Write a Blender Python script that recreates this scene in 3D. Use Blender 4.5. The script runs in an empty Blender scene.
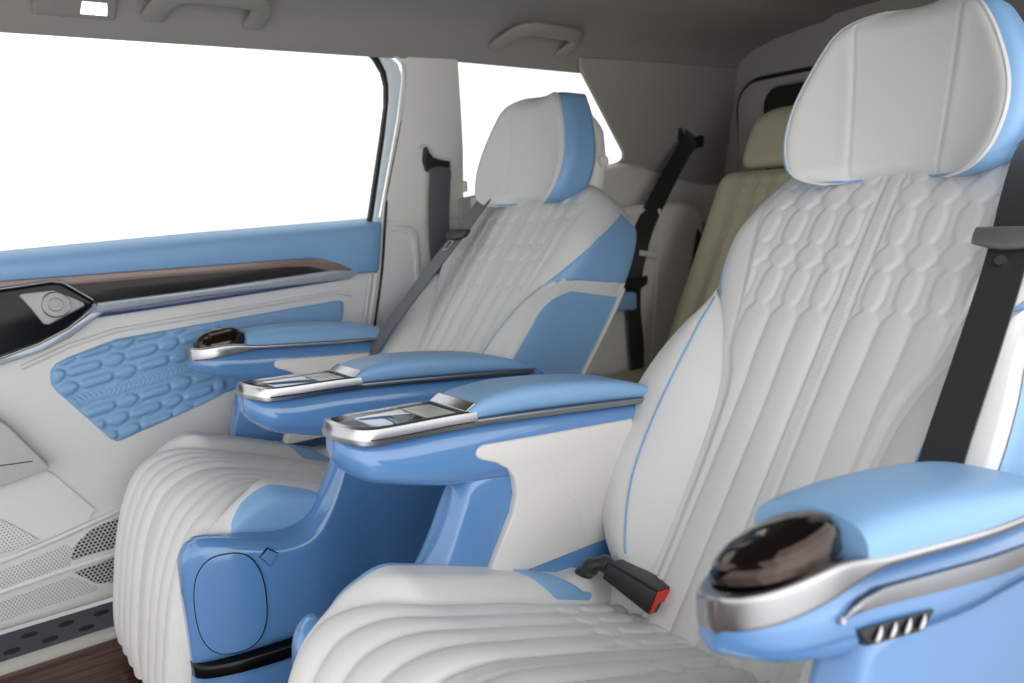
import bpy, bmesh, math
from mathutils import Vector, Matrix

ZO = 0.775            # floor sits at z = 0; measured heights are relative to the lens, 0.775 m up
sc = bpy.context.scene
# ------------------------------------------------------------------ camera
cam_d = bpy.data.cameras.new('camera')
cam = bpy.data.objects.new('camera', cam_d)
sc.collection.objects.link(cam)
sc.camera = cam
cam_d.sensor_fit = 'HORIZONTAL'
cam_d.sensor_width = 36.0
cam_d.lens = 27.3086
cam_d.clip_start = 0.02
RX = Vector((0.79612645, -0.60321549, -0.04810147))      # picture right
DN = Vector((-0.13408046, -0.0983282, -0.98608012))      # picture down
FW = Vector((0.59008907, 0.79149393, -0.15916109))       # view direction
m3 = Matrix((RX, -DN, -FW)).transposed()
cam.matrix_world = Matrix.Translation((0, -0.944, ZO)) @ m3.to_4x4()
cam_d.dof.use_dof = True
cam_d.dof.focus_distance = 1.08
cam_d.dof.aperture_fstop = 4.5
# ------------------------------------------------------------------ light
W = bpy.data.worlds.new('daylight_with_fill'); sc.world = W; W.use_nodes = True
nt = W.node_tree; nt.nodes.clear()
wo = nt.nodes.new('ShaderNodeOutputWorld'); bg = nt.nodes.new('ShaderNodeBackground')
tc = nt.nodes.new('ShaderNodeTexCoord'); sx = nt.nodes.new('ShaderNodeSeparateXYZ')
mr = nt.nodes.new('ShaderNodeMapRange'); mr.inputs['From Min'].default_value = -0.35; mr.inputs['From Max'].default_value = -0.15
mr.inputs['To Min'].default_value = 0.30; mr.inputs['To Max'].default_value = 1.0
nt.links.new(tc.outputs['Generated'], sx.inputs[0]); nt.links.new(sx.outputs['Z'], mr.inputs['Value'])
ml = nt.nodes.new('ShaderNodeMath'); ml.operation = 'MULTIPLY'; ml.inputs[1].default_value = 1.45
# added fill light: extra world strength from the unseen near-door side
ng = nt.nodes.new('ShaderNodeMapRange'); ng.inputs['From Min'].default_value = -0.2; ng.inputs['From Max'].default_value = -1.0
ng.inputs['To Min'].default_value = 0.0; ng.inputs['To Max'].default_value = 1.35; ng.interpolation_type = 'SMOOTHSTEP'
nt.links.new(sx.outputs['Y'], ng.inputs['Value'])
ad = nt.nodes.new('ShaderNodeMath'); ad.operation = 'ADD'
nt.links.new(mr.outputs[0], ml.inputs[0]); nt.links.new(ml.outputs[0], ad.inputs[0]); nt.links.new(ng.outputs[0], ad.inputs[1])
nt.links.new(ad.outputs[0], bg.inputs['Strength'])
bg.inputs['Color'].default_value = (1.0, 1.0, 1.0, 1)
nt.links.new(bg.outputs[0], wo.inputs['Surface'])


sc.view_settings.view_transform = 'Standard'
sc.view_settings.look = 'None'
sc.view_settings.gamma = 1
sc.view_settings.exposure = 0.0
sc.view_settings.use_curve_mapping = False
try:
    sc.cycles.max_bounces = 10; sc.cycles.diffuse_bounces = 6; sc.cycles.transparent_max_bounces = 16
    sc.cycles.sample_clamp_indirect = 6
except Exception:
    pass


# ------------------------------------------------------------------ materials
def lin(c):
    return tuple((x / 12.92 if x <= 0.04045 else ((x + 0.055) / 1.055) ** 2.4) for x in [v / 255 for v in c])


def mat(name, rgb, rough=0.5, metal=0.0, coat=0.0, grain=0.0, gscale=600, spec=0.5, sheen=0.0, var=0.0):
    m = bpy.data.materials.new(name); m.use_nodes = True
    n = m.node_tree.nodes; l = m.node_tree.links; b = n['Principled BSDF']
    col = lin(rgb)
    b.inputs['Base Color'].default_value = (*col, 1); b.inputs['Roughness'].default_value = rough
    b.inputs['Metallic'].default_value = metal; b.inputs['Coat Weight'].default_value = coat
    b.inputs['Coat Roughness'].default_value = 0.04
    b.inputs['Specular IOR Level'].default_value = spec
    b.inputs['Sheen Weight'].default_value = sheen
    t = n.new('ShaderNodeTexCoord')
    if grain:
        v = n.new('ShaderNodeTexVoronoi'); v.inputs['Scale'].default_value = gscale
        z = n.new('ShaderNodeTexNoise'); z.inputs['Scale'].default_value = gscale * 0.4; z.inputs['Detail'].default_value = 3
        a = n.new('ShaderNodeMath'); a.operation = 'ADD'
        u = n.new('ShaderNodeBump'); u.inputs['Strength'].default_value = grain; u.inputs['Distance'].default_value = 0.001
        l.new(t.outputs['Object'], v.inputs['Vector']); l.new(t.outputs['Object'], z.inputs['Vector'])
        l.new(v.outputs['Distance'], a.inputs[0]); l.new(z.outputs['Fac'], a.inputs[1])
        l.new(a.outputs[0], u.inputs['Height']); l.new(u.outputs['Normal'], b.inputs['Normal'])
    if var:
        z2 = n.new('ShaderNodeTexNoise'); z2.inputs['Scale'].default_value = 7
        h = n.new('ShaderNodeHueSaturation'); h.inputs['Color'].default_value = (*col, 1)
        r = n.new('ShaderNodeMapRange'); r.inputs['To Min'].default_value = 1 - var; r.inputs['To Max'].default_value = 1 + var
        l.new(t.outputs['Object'], z2.inputs['Vector']); l.new(z2.outputs['Fac'], r.inputs['Value'])
        l.new(r.outputs[0], h.inputs['Value']); l.new(h.outputs[0], b.inputs['Base Color'])
    return m


def dot_mat(name, rgb_face, rgb_hole, pitch, rad, axes=('X', 'Z'), rough=0.5):
    """perforated sheet: staggered round holes in the object's own coordinates"""
    m = mat(name, rgb_face, rough)
    n = m.node_tree.nodes; l = m.node_tree.links; b = n['Principled BSDF']
    t = n.new('ShaderNodeTexCoord'); s = n.new('ShaderNodeSeparateXYZ'); l.new(t.outputs['Object'], s.inputs[0])

    def mth(op, a, c=None, v=None):
        q = n.new('ShaderNodeMath'); q.operation = op
        if hasattr(a, 'links'): l.new(a, q.inputs[0])
        else: q.inputs[0].default_value = a
        if c is not None:
            if hasattr(c, 'links'): l.new(c, q.inputs[1])
            else: q.inputs[1].default_value = c
        return q.outputs[0]
    y = mth('DIVIDE', s.outputs[axes[1]], pitch * 0.8)
    x = mth('DIVIDE', s.outputs[axes[0]], pitch)
    row = mth('FLOOR', y)
    sh = mth('MULTIPLY', mth('MODULO', row, 2.0), 0.5)
    fx = mth('SUBTRACT', mth('FRACT', mth('ADD', mth('ADD', x, sh), 100.0)), 0.5)
    fy = mth('MULTIPLY', mth('SUBTRACT', mth('FRACT', mth('ADD', y, 100.0)), 0.5), 0.8)
    d = mth('SQRT', mth('ADD', mth('MULTIPLY', fx, fx), mth('MULTIPLY', fy, fy)))
    hole = mth('LESS_THAN', d, rad)
    mx = n.new('ShaderNodeMix'); mx.data_type = 'RGBA'
    mx.inputs['A'].default_value = (*lin(rgb_face), 1); mx.inputs['B'].default_value = (*lin(rgb_hole), 1)
    l.new(hole, mx.inputs['Factor']); l.new(mx.outputs['Result'], b.inputs['Base Color'])
    return m


def wood_mat(name, dark, light, rough, coat, plank=0.0):
    m = mat(name, dark, rough, coat=coat, spec=0.25)
    n = m.node_tree.nodes; l = m.node_tree.links; b = n['Principled BSDF']
    t = n.new('ShaderNodeTexCoord'); mp = n.new('ShaderNodeMapping'); mp.inputs['Scale'].default_value = (1.2, 22, 22)
    z = n.new('ShaderNodeTexNoise'); z.inputs['Scale'].default_value = 4; z.inputs['Detail'].default_value = 6; z.inputs['Distortion'].default_value = 0.6
    r = n.new('ShaderNodeValToRGB'); r.color_ramp.elements[0].position = 0.35; r.color_ramp.elements[1].position = 0.75
    r.color_ramp.elements[0].color = (*lin(dark), 1); r.color_ramp.elements[1].color = (*lin(light), 1)
    l.new(t.outputs['Object'], mp.inputs[0]); l.new(mp.outputs[0], z.inputs['Vector']); l.new(z.outputs['Fac'], r.inputs[0])
    out = r.outputs[0]
    if plank:
        s = n.new('ShaderNodeSeparateXYZ'); l.new(t.outputs['Object'], s.inputs[0])
        d = n.new('ShaderNodeMath'); d.operation = 'DIVIDE'; d.inputs[1].default_value = plank; l.new(s.outputs['Y'], d.inputs[0])
        f = n.new('ShaderNodeMath'); f.operation = 'FRACT'; l.new(d.outputs[0], f.inputs[0])
        g = n.new('ShaderNodeMath'); g.operation = 'GREATER_THAN'; g.inputs[1].default_value = 0.06; l.new(f.outputs[0], g.inputs[0])
        x = n.new('ShaderNodeMix'); x.data_type = 'RGBA'; x.inputs['A'].default_value = (0.006, 0.005, 0.004, 1)
        l.new(g.outputs[0], x.inputs['Factor']); l.new(out, x.inputs['B']); out = x.outputs['Result']
    l.new(out, b.inputs['Base Color'])
    return m


M = {}
M['white'] = mat('white_leather', (206, 206, 205), 0.48, grain=0.12, gscale=900)
M['panel'] = mat('white_suede_panel', (211, 209, 206), 0.6, grain=0.08, gscale=900)
M['blue'] = mat('blue_leather', (122, 163, 203), 0.42, grain=0.12, gscale=900)
M['gloss'] = mat('blue_lacquer', (88, 133, 185), 0.2, coat=0.8)
M['chrome'] = mat('brushed_chrome', (176, 176, 178), 0.24, metal=1.0)
M['steel'] = mat('satin_steel', (150, 152, 156), 0.32, metal=1.0)
M['dchrome'] = mat('dark_chrome', (74, 64, 60), 0.08, metal=1.0)
M['glass'] = mat('tray_glass', (20, 24, 30), 0.05, coat=1.0, spec=0.8)
M['trayglass'] = mat('tray_mirror_glass', (150, 165, 180), 0.08, metal=0.9)
M['black'] = mat('black_plastic', (22, 22, 24), 0.4)
M['gblack'] = mat('gloss_black', (9, 10, 13), 0.2, coat=0.0, spec=0.25)
M['web'] = mat('belt_webbing', (84, 82, 86), 0.6, grain=0.25, gscale=700, sheen=0.3)
M['webblack'] = mat('black_belt_webbing', (24, 24, 26), 0.5, grain=0.2, gscale=700, sheen=0.2)
M['red'] = mat('red_button', (226, 44, 34), 0.4)
M['white_plastic'] = mat('white_plastic', (214, 212, 206), 0.35)
M['door'] = mat('door_card', (206, 207, 205), 0.5, grain=0.06, gscale=800)
M['greytrim'] = mat('grey_card', (176, 178, 178), 0.55, grain=0.05, gscale=700)
M['pillar'] = mat('pillar_trim', (218, 215, 209), 0.55, grain=0.08, gscale=900)
M['headliner'] = mat('headliner_fabric', (150, 147, 141), 0.9, grain=0.2, gscale=500, spec=0.1)
M['quarter'] = mat('quarter_trim', (158, 154, 147), 0.7, grain=0.1, gscale=700)
M['arch'] = mat('arch_trim', (214, 211, 204), 0.6, grain=0.08, gscale=700)
M['frame'] = mat('painted_frame', (226, 236, 240), 0.35)
M['rubber'] = mat('black_rubber', (16, 17, 18), 0.55)
M['wood'] = wood_mat('dark_wood', (20, 17, 15), (40, 34, 31), 0.35, 0.15)
M['woodedge'] = mat('bronze_edge', (120, 98, 92), 0.3, coat=0.4)
M['floor'] = wood_mat('wood_floor', (36, 22, 16), (104, 58, 38), 0.35, 0.3, plank=0.045)
M['sill'] = mat('sill_metal', (190, 188, 182), 0.35, metal=0.3)
M['navy'] = mat('navy_strip', (34, 52, 104), 0.3, coat=0.4)
M['silverpl'] = mat('silver_plastic', (160, 168, 178), 0.3, metal=0.4)
M['rear'] = mat('rear_leather_shaded', (182, 179, 152), 0.55, grain=0.1, gscale=800)  # white leather with the rear cabin's dimness and green tint put into the colour
M['perf'] = dot_mat('perforated_card', (204, 205, 204), (150, 151, 151), 0.0062, 0.30)
M['grille'] = dot_mat('speaker_mesh', (188, 189, 188), (20, 20, 20), 0.0078, 0.36)
M['tweeter'] = dot_mat('tweeter_mesh', (188, 190, 190), (90, 92, 92), 0.0030, 0.30, rough=0.35)
M['lamp'] = mat('lamp_lens', (235, 240, 240), 0.3)
b = M['lamp'].node_tree.nodes['Principled BSDF']
b.inputs['Emission Color'].default_value = (0.9, 1, 1, 1); b.inputs['Emission Strength'].default_value = 1.6
M['rail'] = mat('dark_metal_plate', (92, 94, 102), 0.35, metal=0.7)
gm = bpy.data.materials.new('window_glass'); gm.use_nodes = True
n = gm.node_tree.nodes; n.clear(); l = gm.node_tree.links
go = n.new('ShaderNodeOutputMaterial'); gt = n.new('ShaderNodeBsdfTransparent'); gg = n.new('ShaderNodeBsdfGlossy')
gg.inputs['Roughness'].default_value = 0.02; gx = n.new('ShaderNodeMixShader'); gx.inputs[0].default_value = 0.04
gt.inputs['Color'].default_value = (0.97, 0.98, 0.98, 1)
l.new(gt.outputs[0], gx.inputs[1]); l.new(gg.outputs[0], gx.inputs[2]); l.new(gx.outputs[0], go.inputs['Surface'])
M['pane'] = gm
M['tint'] = mat('tinted_glass', (8, 9, 10), 0.06, coat=0.4)

# ------------------------------------------------------------------ mesh helpers
OFF = {}


def empty(name, loc, label=None, cat=None, group=None, kind=None):
    o = bpy.data.objects.new(name, None); sc.collection.objects.link(o)
    o.empty_display_size = 0.05
    o.location = Vector(loc) + Vector((0, 0, ZO)); OFF[o] = Vector(loc)
    tag(o, label, cat, group, kind)
    return o


def tag(o, label=None, cat=None, group=None, kind=None):
    if label: o['label'] = label
    if cat: o['category'] = cat
    if group: o['group'] = group
    if kind: o['kind'] = kind
    return o


class MB:
    def __init__(s): s.v = []; s.f = []
    def add(s, vs, fs):
        k = len(s.v); s.v += [Vector(p) for p in vs]; s.f += [tuple(i + k for i in f) for f in fs]; return s
    def grid(s, P, ca=False, cb=False):
        """P: list of rows of points"""
        na, nb = len(P), len(P[0]); fs = []
        for i in range(na if ca else na - 1):
            for j in range(nb if cb else nb - 1):
                a, b2 = i, (i + 1) % na; c, d = j, (j + 1) % nb
                fs.append((a * nb + c, a * nb + d, b2 * nb + d, b2 * nb + c))
        return s.add([p for r in P for p in r], fs)
    def loft(s, rings, cap=True):
        n_ = len(rings[0]); k = len(s.v)
        s.grid(rings, cb=True)
        if cap:
            s.f.append(tuple(k + i for i in range(n_)))
            s.f.append(tuple(k + (len(rings) - 1) * n_ + i for i in reversed(range(n_))))
        return s
    def prism(s, front, back):
        n_ = len(front)
        fs = [tuple(range(n_)), tuple(range(2 * n_ - 1, n_ - 1, -1))]
        for i in range(n_):
            j = (i + 1) % n_; fs.append((i, n_ + i, n_ + j, j))
        return s.add(list(front) + list(back), fs)
    def tube(s, path, r, k=8, cap=True, closed=False):
        pts = [Vector(p) for p in path]; rings = []
        up = Vector((0, 0, 1))
        for i, p in enumerate(pts):
            a = pts[(i - 1) % len(pts)] if (closed or i > 0) else p
            b2 = pts[(i + 1) % len(pts)] if (closed or i < len(pts) - 1) else p
            t = (b2 - a).normalized(); u = t.cross(up)
            if u.length < 1e-4: u = t.cross(Vector((1, 0, 0)))
            u.normalize(); w = u.cross(t)
            rr = r[i] if isinstance(r, (list, tuple)) else r
            rings.append([p + u * rr * math.cos(2 * math.pi * j / k) + w * rr * math.sin(2 * math.pi * j / k) for j in range(k)])
        if closed: s.grid(rings, ca=True, cb=True)
        else: s.loft(rings, cap)
        return s
    def box(s, c, size, ax=None):
        c = Vector(c); X, Y, Z = ax if ax else (Vector((1, 0, 0)), Vector((0, 1, 0)), Vector((0, 0, 1)))
        q = []
        for dz in (-1, 1):
            for dx, dy in ((-1, -1), (1, -1), (1, 1), (-1, 1)):
                q.append(c + X * dx * size[0] / 2 + Y * dy * size[1] / 2 + Z * dz * size[2] / 2)
        return s.prism(q[:4], q[4:])
    def build(s, name, m, parent=None, bevel=0.0, seg=3, sharp=40, subsurf=0, merge=0.0, flat=False):
        me = bpy.data.meshes.new(name)
        if parent is not None: off = OFF[parent]
        else:
            xs = [p.x for p in s.v]; ys = [p.y for p in s.v]; zs = [p.z for p in s.v]
            off = Vector(((min(xs) + max(xs)) / 2, (min(ys) + max(ys)) / 2, min(zs)))
        me.from_pydata([tuple(p - off) for p in s.v], [], s.f)
        bm = bmesh.new(); bm.from_mesh(me)
        if merge: bmesh.ops.remove_doubles(bm, verts=bm.verts, dist=merge)
        bmesh.ops.recalc_face_normals(bm, faces=bm.faces)
        for f in bm.faces: f.smooth = not flat
        bm.to_mesh(me); bm.free()
        me.materials.append(M[m])
        o = bpy.data.objects.new(name, me); sc.collection.objects.link(o); OFF[o] = off
        if parent is not None: o.parent = parent
        else: o.location = off + Vector((0, 0, ZO))
        if not flat:
            try: me.set_sharp_from_angle(angle=math.radians(sharp))
            except Exception: pass
        if bevel:
            md = o.modifiers.new('bevel', 'BEVEL'); md.width = bevel; md.segments = seg; md.limit_method = 'ANGLE'
            md.angle_limit = math.radians(35); md.harden_normals = False
            md.use_clamp_overlap = True
            for p in me.polygons: p.use_smooth = True
            try:
                me.set_sharp_from_angle(angle=math.radians(180))
            except Exception: pass
        if subsurf:
            md = o.modifiers.new('sub', 'SUBSURF'); md.levels = subsurf; md.render_levels = subsurf
        return o


def lerp(tab, x):
    if x <= tab[0][0]: return tab[0][1]
    for (a, va), (b2, vb) in zip(tab, tab[1:]):
        if x <= b2: return va + (vb - va) * (x - a) / (b2 - a)
    return tab[-1][1]


def sm(tab, x):
    """monotone-ish smooth interpolation (cubic hermite through the table)"""
    n_ = len(tab)
    if x <= tab[0][0]: return tab[0][1]
    if x >= tab[-1][0]: return tab[-1][1]
    for i in range(n_ - 1):
        if x <= tab[i + 1][0]: break
    x0, y0 = tab[i]; x1, y1 = tab[i + 1]; h = x1 - x0
    def sl(j):
        if j == 0: return (tab[1][1] - tab[0][1]) / (tab[1][0] - tab[0][0])
        if j == n_ - 1: return (tab[-1][1] - tab[-2][1]) / (tab[-1][0] - tab[-2][0])
        return (tab[j + 1][1] - tab[j - 1][1]) / (tab[j + 1][0] - tab[j - 1][0])
    t = (x - x0) / h; a, b2 = sl(i) * h, sl(i + 1) * h
    return y0 * (2 * t ** 3 - 3 * t * t + 1) + a * (t ** 3 - 2 * t * t + t) + y1 * (-2 * t ** 3 + 3 * t * t) + b2 * (t ** 3 - t * t)


def spline(pts, n_):
    """arc-length-even Catmull-Rom through pts"""
    P = [Vector(p) for p in pts]; out = []
    for i in range(len(P) - 1):
        p0 = P[i - 1] if i else P[0] * 2 - P[1]; p1, p2 = P[i], P[i + 1]
        p3 = P[i + 2] if i + 2 < len(P) else P[-1] * 2 - P[-2]
        for k in range(40):
            t = k / 40
            out.append(0.5 * ((2 * p1) + (p2 - p0) * t + (2 * p0 - 5 * p1 + 4 * p2 - p3) * t * t + (3 * p1 - p0 - 3 * p2 + p3) * t ** 3))
    out.append(P[-1])
    L = [0]
    for a, b2 in zip(out, out[1:]): L.append(L[-1] + (b2 - a).length)
    res = []; j = 0
    for k in range(n_):
        d = L[-1] * k / (n_ - 1)
        while j < len(L) - 2 and L[j + 1] < d: j += 1
        t = (d - L[j]) / max(1e-9, L[j + 1] - L[j]); res.append(out[j].lerp(out[j + 1], min(1, max(0, t))))
    return res, L[-1]


def ribbon(name, m, path, width, wdir, parent=None, thick=0.0016, nsub=40, curl=0.0):
    """belt webbing swept along a path; wdir: list of width directions at the path points"""
    pts, L = spline(path, nsub); wd, _ = None, None
    mb = MB(); rings = []
    for i, p in enumerate(pts):
        f = i / (nsub - 1) * (len(wdir) - 1); k = min(int(f), len(wdir) - 2); w = Vector(wdir[k]).lerp(Vector(wdir[k + 1]), f - k).normalized()
        a = pts[max(0, i - 1)]; b2 = pts[min(nsub - 1, i + 1)]; t = (b2 - a).normalized()
        w = (w - t * w.dot(t)).normalized(); nn = t.cross(w).normalized()
        row = []
        K = 8
        for j in range(K + 1):
            u = -1 + 2 * j / K; row.append(p + w * u * width / 2 + nn * (thick + curl * u * u))
        for j in range(K + 1):
            u = 1 - 2 * j / K; row.append(p + w * u * width / 2 + nn * (-thick + curl * u * u))
        rings.append(row)
    mb.loft(rings)
    return mb.build(name, m, parent, sharp=60)


def rrect(w, zb, zt, r, k=5):
    """rounded rectangle ring in (a, z): a in [-w, w]"""
    r = min(r, w * 0.98, (zt - zb) * 0.49); out = []
    for cx, cz, a0 in ((w - r, zt - r, 0), (-w + r, zt - r, 90), (-w + r, zb + r, 180), (w - r, zb + r, 270)):
        for i in range(k + 1):
            a = math.radians(a0 + 90 * i / k); out.append((cx + r * math.cos(a), cz + r * math.sin(a)))
    return out


# ------------------------------------------------------------------ quilting
def cell_height(u, v, p=0.041, per=0.100, A=0.0038, flute=0.0, band=0.011):
    """height of the quilted leather: u across from the centre band, v along; flute 0..1 blends to straight channels"""
    a = abs(u)
    if a < band + 0.003:
        if a > band - 0.002:
            return -0.0012
        ch = ((v + a * 0.9) / 0.009) % 1.0
        return 0.0012 + 0.0010 * math.sin(2 * math.pi * ch)
    c = (a - band - 0.003) / p; fu = (c % 1.0) - 0.5
    fv = (v / per) % 1.0
    if fv < 0.58:
        t = abs(fv / 0.58 * 2 - 1); w = 0.13 + 0.22 * max(0.0, 1 - t ** 5) ** 0.8
    else:
        t = abs((fv - 0.58) / 0.42 * 2 - 1); w = 0.13 + 0.33 * max(0.0, 1 - t ** 2.2)
    q = abs(fu) / w
    hc = A * (max(0.0, 1 - q ** 3.2) ** 0.7) if q < 1 else 0.0
    if q >= 1:
        g = (abs(fu) - w) / max(0.02, 0.5 - w); hc = A * 0.35 * math.sin(math.pi * min(1, g) * 0.5) ** 0.8 if w < 0.38 else 0.0
    hf = A * 1.35 * max(0.0, 1 - (abs(fu) * 2) ** 2.3) ** 0.75
    return hc * (1 - flute) + hf * flute


def smooth01(x):
    x = max(0.0, min(1.0, x)); return x * x * (3 - 2 * x)


# ------------------------------------------------------------------ captain seat
DIR = Vector((-0.607, 0, -0.794)); NRM = Vector((-0.794, 0, 0.607)); ORG = Vector((1.086, 0, 0.05))
W_TAB = [(-0.055, 0.08), (-0.045, 0.125), (-0.02, 0.17), (0.01, 0.200), (0.045, 0.217), (0.09, 0.230), (0.13, 0.236), (0.19, 0.228), (0.245, 0.210), (0.32, 0.192), (0.72, 0.185)]
SEAM = [(-0.06, 0.19), (0.0, 0.19), (0.10, 0.180), (0.2, 0.160), (0.245, 0.150), (0.31, 0.138), (0.36, 0.118), (0.42, 0.109), (0.54, 0.102), (0.72, 0.098)]


def back_ring_pt(s, q, disp=True):
    """q -1..1: front centre at 0, back centre at +-1 ; returns (m, h, nm, nh)"""
    w = sm(W_TAB, s); sg = 1 if q >= 0 else -1; a = abs(q)
    D = 0.16; rf = min(0.05, w * 0.6); rb = min(0.04, w * 0.5)
    if a < 0.5: m, h, nm, nh = (w - rf) * a / 0.5, 0.0, 0.0, 1.0
    elif a < 0.65:
        t = (a - 0.5) / 0.15 * math.pi / 2; m, h = w - rf + rf * math.sin(t), -rf + rf * math.cos(t); nm, nh = math.sin(t), math.cos(t)
    elif a < 0.8:
        t = (a - 0.65) / 0.15; m, h, nm, nh = w, -rf - t * (D - rf - rb), 1.0, 0.0
    elif a < 0.9:
        t = (a - 0.8) / 0.1 * math.pi / 2; m, h = w - rb + rb * math.cos(t), -D + rb - rb * math.sin(t); nm, nh = math.cos(t), -math.sin(t)
    else:
        t = (a - 0.9) / 0.1; m, h, nm, nh = (w - rb) * (1 - t), -D, 0.0, -1.0
    # round the top edge towards the back
    if s < 0.05:
        k = max(0.0, min(1.0, (0.05 - s) / 0.105)); drop = 0.075 * (1 - math.sqrt(max(0, 1 - k * k)))
        h = h - drop * (1.0 if h > -0.07 else max(0, (h + D) / (D - 0.07)))
        nh2 = nh; 
    # gentle hollow across the middle of the shoulders
    h += 0.012 * (min(1, abs(m) / 0.2)) ** 2 * smooth01((s - 0.02) / 0.1) * (1 if a < 0.65 else max(0, 1 - (a - 0.65) / 0.1))
    if disp and a < 0.6:
        se = sm(SEAM, s); um = m
        if um < se and s > -0.045:
            scale = 0.135 / max(0.08, se) if s > 0.25 else 1 + (0.135 / max(0.08, sm(SEAM, 0.25)) - 1) * smooth01(s / 0.25)
            fl = smooth01((s - 0.25) / 0.03)
            e = smooth01((se - um) / 0.008)
            hq = cell_height(um * (1 + 0.25 * (scale - 1)) * sg, s + 0.019, flute=fl) * e
            h += hq * nh; m += hq * nm
        elif um < se + 0.004:
            h -= 0.0015
    return m * sg, h, nm * sg, nh


class Seat:
    def __init__(self, side, label, group):
        self.k = side          # +1: far seat, -1: near seat
        self.root = empty('captain_seat', (0.55, side * 0.4, -0.775), label, 'seat', group)

    def T(self, x, m, z):
        return Vector((x, self.k * (0.4 - m), z))

    def S(self, s, m, h):
        p = ORG + DIR * s + NRM * h
        return self.T(p.x, m, p.z)

    # ---- backrest
    def back_pt(self, s, q, off=0.0):
        m, h, nm, nh = back_ring_pt(s, q)
        return self.S(s, m + nm * off, h + nh * off)

    def backrest(self):
        qs = []
        NF = 84
        for i in range(-NF, NF + 1): qs.append(0.6 * i / NF)
        side = [0.62, 0.64, 0.66, 0.70, 0.75, 0.8, 0.825, 0.85, 0.875, 0.9, 0.95]
        ring = qs + side + [1.0] + [-x for x in reversed(side)]
        ss = []
        s = -0.055
        while s < 0.72:
            ss.append(s); s += 0.0016 if s < -0.04 else 0.0036
        rows = [[self.back_pt(s, q) for q in ring] for s in ss]
        mb = MB(); mb.loft(rows)
        br = mb.build('backrest', 'white', self.root, sharp=80)
        # blue panel wrapped round the inner and outer shoulder side
        for sg in (1, -1):
            rows = []
            for i in range(41):
                q0 = 0.71 - 0.165 * (i / 40) ** 0.85
                row = []
                for j in range(25):
                    s = 0.005 + (0.238 - 0.115 * (j / 24) ** 0.8) * i / 40
                    row.append(self.back_pt(s, sg * (q0 + (0.87 - q0) * j / 24), 0.0018 if 0 < j < 24 and 0 < i < 40 else -0.001))
                rows.append(row)
            MB().grid(rows).build('side_panel', 'blue', br, sharp=80)['label'] = 'blue leather panel round the shoulder'
        return br

    # ---- lower wing bolster
    MI = [(0.222, 0.206), (0.245, 0.178), (0.31, 0.14), (0.36, 0.120), (0.42, 0.109), (0.54, 0.101), (0.62, 0.098), (0.68, 0.10)]
    MO = [(0.222, 0.212), (0.245, 0.214), (0.30, 0.226), (0.36, 0.238), (0.42, 0.243), (0.50, 0.240), (0.56, 0.228), (0.62, 0.20), (0.665, 0.16), (0.68, 0.13)]
    HT = [(0.222, 0.002), (0.245, 0.014), (0.30, 0.034), (0.40, 0.05), (0.54, 0.052), (0.62, 0.034), (0.66, 0.016), (0.68, 0.005)]

    def wing_pt(self, s, q, off=0.0):
        """q 0 inner seam .. 0.5 outer ridge .. 1 back edge"""
        mi, mo, ht = sm(self.MI, s), sm(self.MO, s), sm(self.HT, s)
        w = mo - mi
        if q < 0.5:
            t = q / 0.5
            m = mi + w * (0.93 * t + 0.0); h = -0.012 + (ht + 0.012) * math.sin(math.pi / 2 * min(1, t * 1.25)) ** 0.75 - 0.010 * max(0, t - 0.6) ** 2 * 6
            nm, nh = (-0.5 + t * 0.9), 1.0
        else:
            t = (q - 0.5) / 0.5; hh = ht - 0.010 * 0.16 * 6
            r = min(0.03, w * 0.3, ht + 0.03)
            if t < 0.3:
                a = t / 0.3 * math.pi / 2; m = mi + w * 0.93 + (w * 0.07) * math.sin(a); h = hh - r + r * math.cos(a); nm, nh = math.sin(a), math.cos(a)
            else:
                u = (t - 0.3) / 0.7; m = mo - 0.012 * u; h = hh - r - u * (0.135 + hh - r); nm, nh = 1.0, 0.0
        L_ = math.hypot(nm, nh) or 1
        return m + nm / L_ * off, h + nh / L_ * off

    def WS(self, s, sg, q, off=0.0):
        m, h = self.wing_pt(s, q, off)
        k = max(0.0, (q - 0.55) / 0.45)
        s2 = s - 0.09 * k * (1 - smooth01((s - 0.222) / 0.36))
        return self.S(s2, sg * (m + 0.030 * k * (1 - smooth01((s - 0.222) / 0.2))), h - 0.012 * k)

    def wing(self, sg):
        N1, N2 = 70, 36
        ss = [0.222 + (0.68 - 0.222) * i / N1 for i in range(N1 + 1)]
        rows = []
        for s in ss:
            row = [self.WS(s, sg, j / N2) for j in range(N2 + 1)]
            mo, mi = sm(self.MO, s), sm(self.MI, s)
            row += [self.S(s, sg * (mo - 0.012) * 0.8 + sg * mi * 0.2, -0.137), self.S(s, sg * mi, -0.12)]
            rows.append(row)
        wing = MB().loft(rows).build('side_bolster', 'white', self.root, sharp=70)
        # blue side panel
        rows = []
        for i in range(51):
            s = 0.254 + (0.655 - 0.254) * i / 50
            q0 = 0.60 if i > 8 else 0.60 + 0.12 * ((8 - i) / 8) ** 2
            rows.append([self.WS(s, sg, q0 + (0.985 - q0) * j / 16, 0.0015) for j in range(17)])
        MB().grid(rows).build('side_panel', 'blue', wing, sharp=80)['label'] = 'blue leather side of the bolster'
        # blue piping along the crest
        path = [self.S(s, sg * self.wing_pt(s, 0.27, 0.0004)[0], self.wing_pt(s, 0.27, 0.0004)[1]) for s in [0.238 + 0.40 * i / 50 for i in range(51)]]
        MB().tube(path, 0.0016, 6).build('piping', 'blue', wing)['label'] = 'thin blue piping along the bolster'
        # white piping at the back edge
        path = [self.WS(s, sg, 1.0, 0.002) for s in [0.235 + 0.42 * i / 40 for i in range(41)]]
        MB().tube(path, 0.0045, 8).build('piping', 'white', wing)
        return wing

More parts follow.
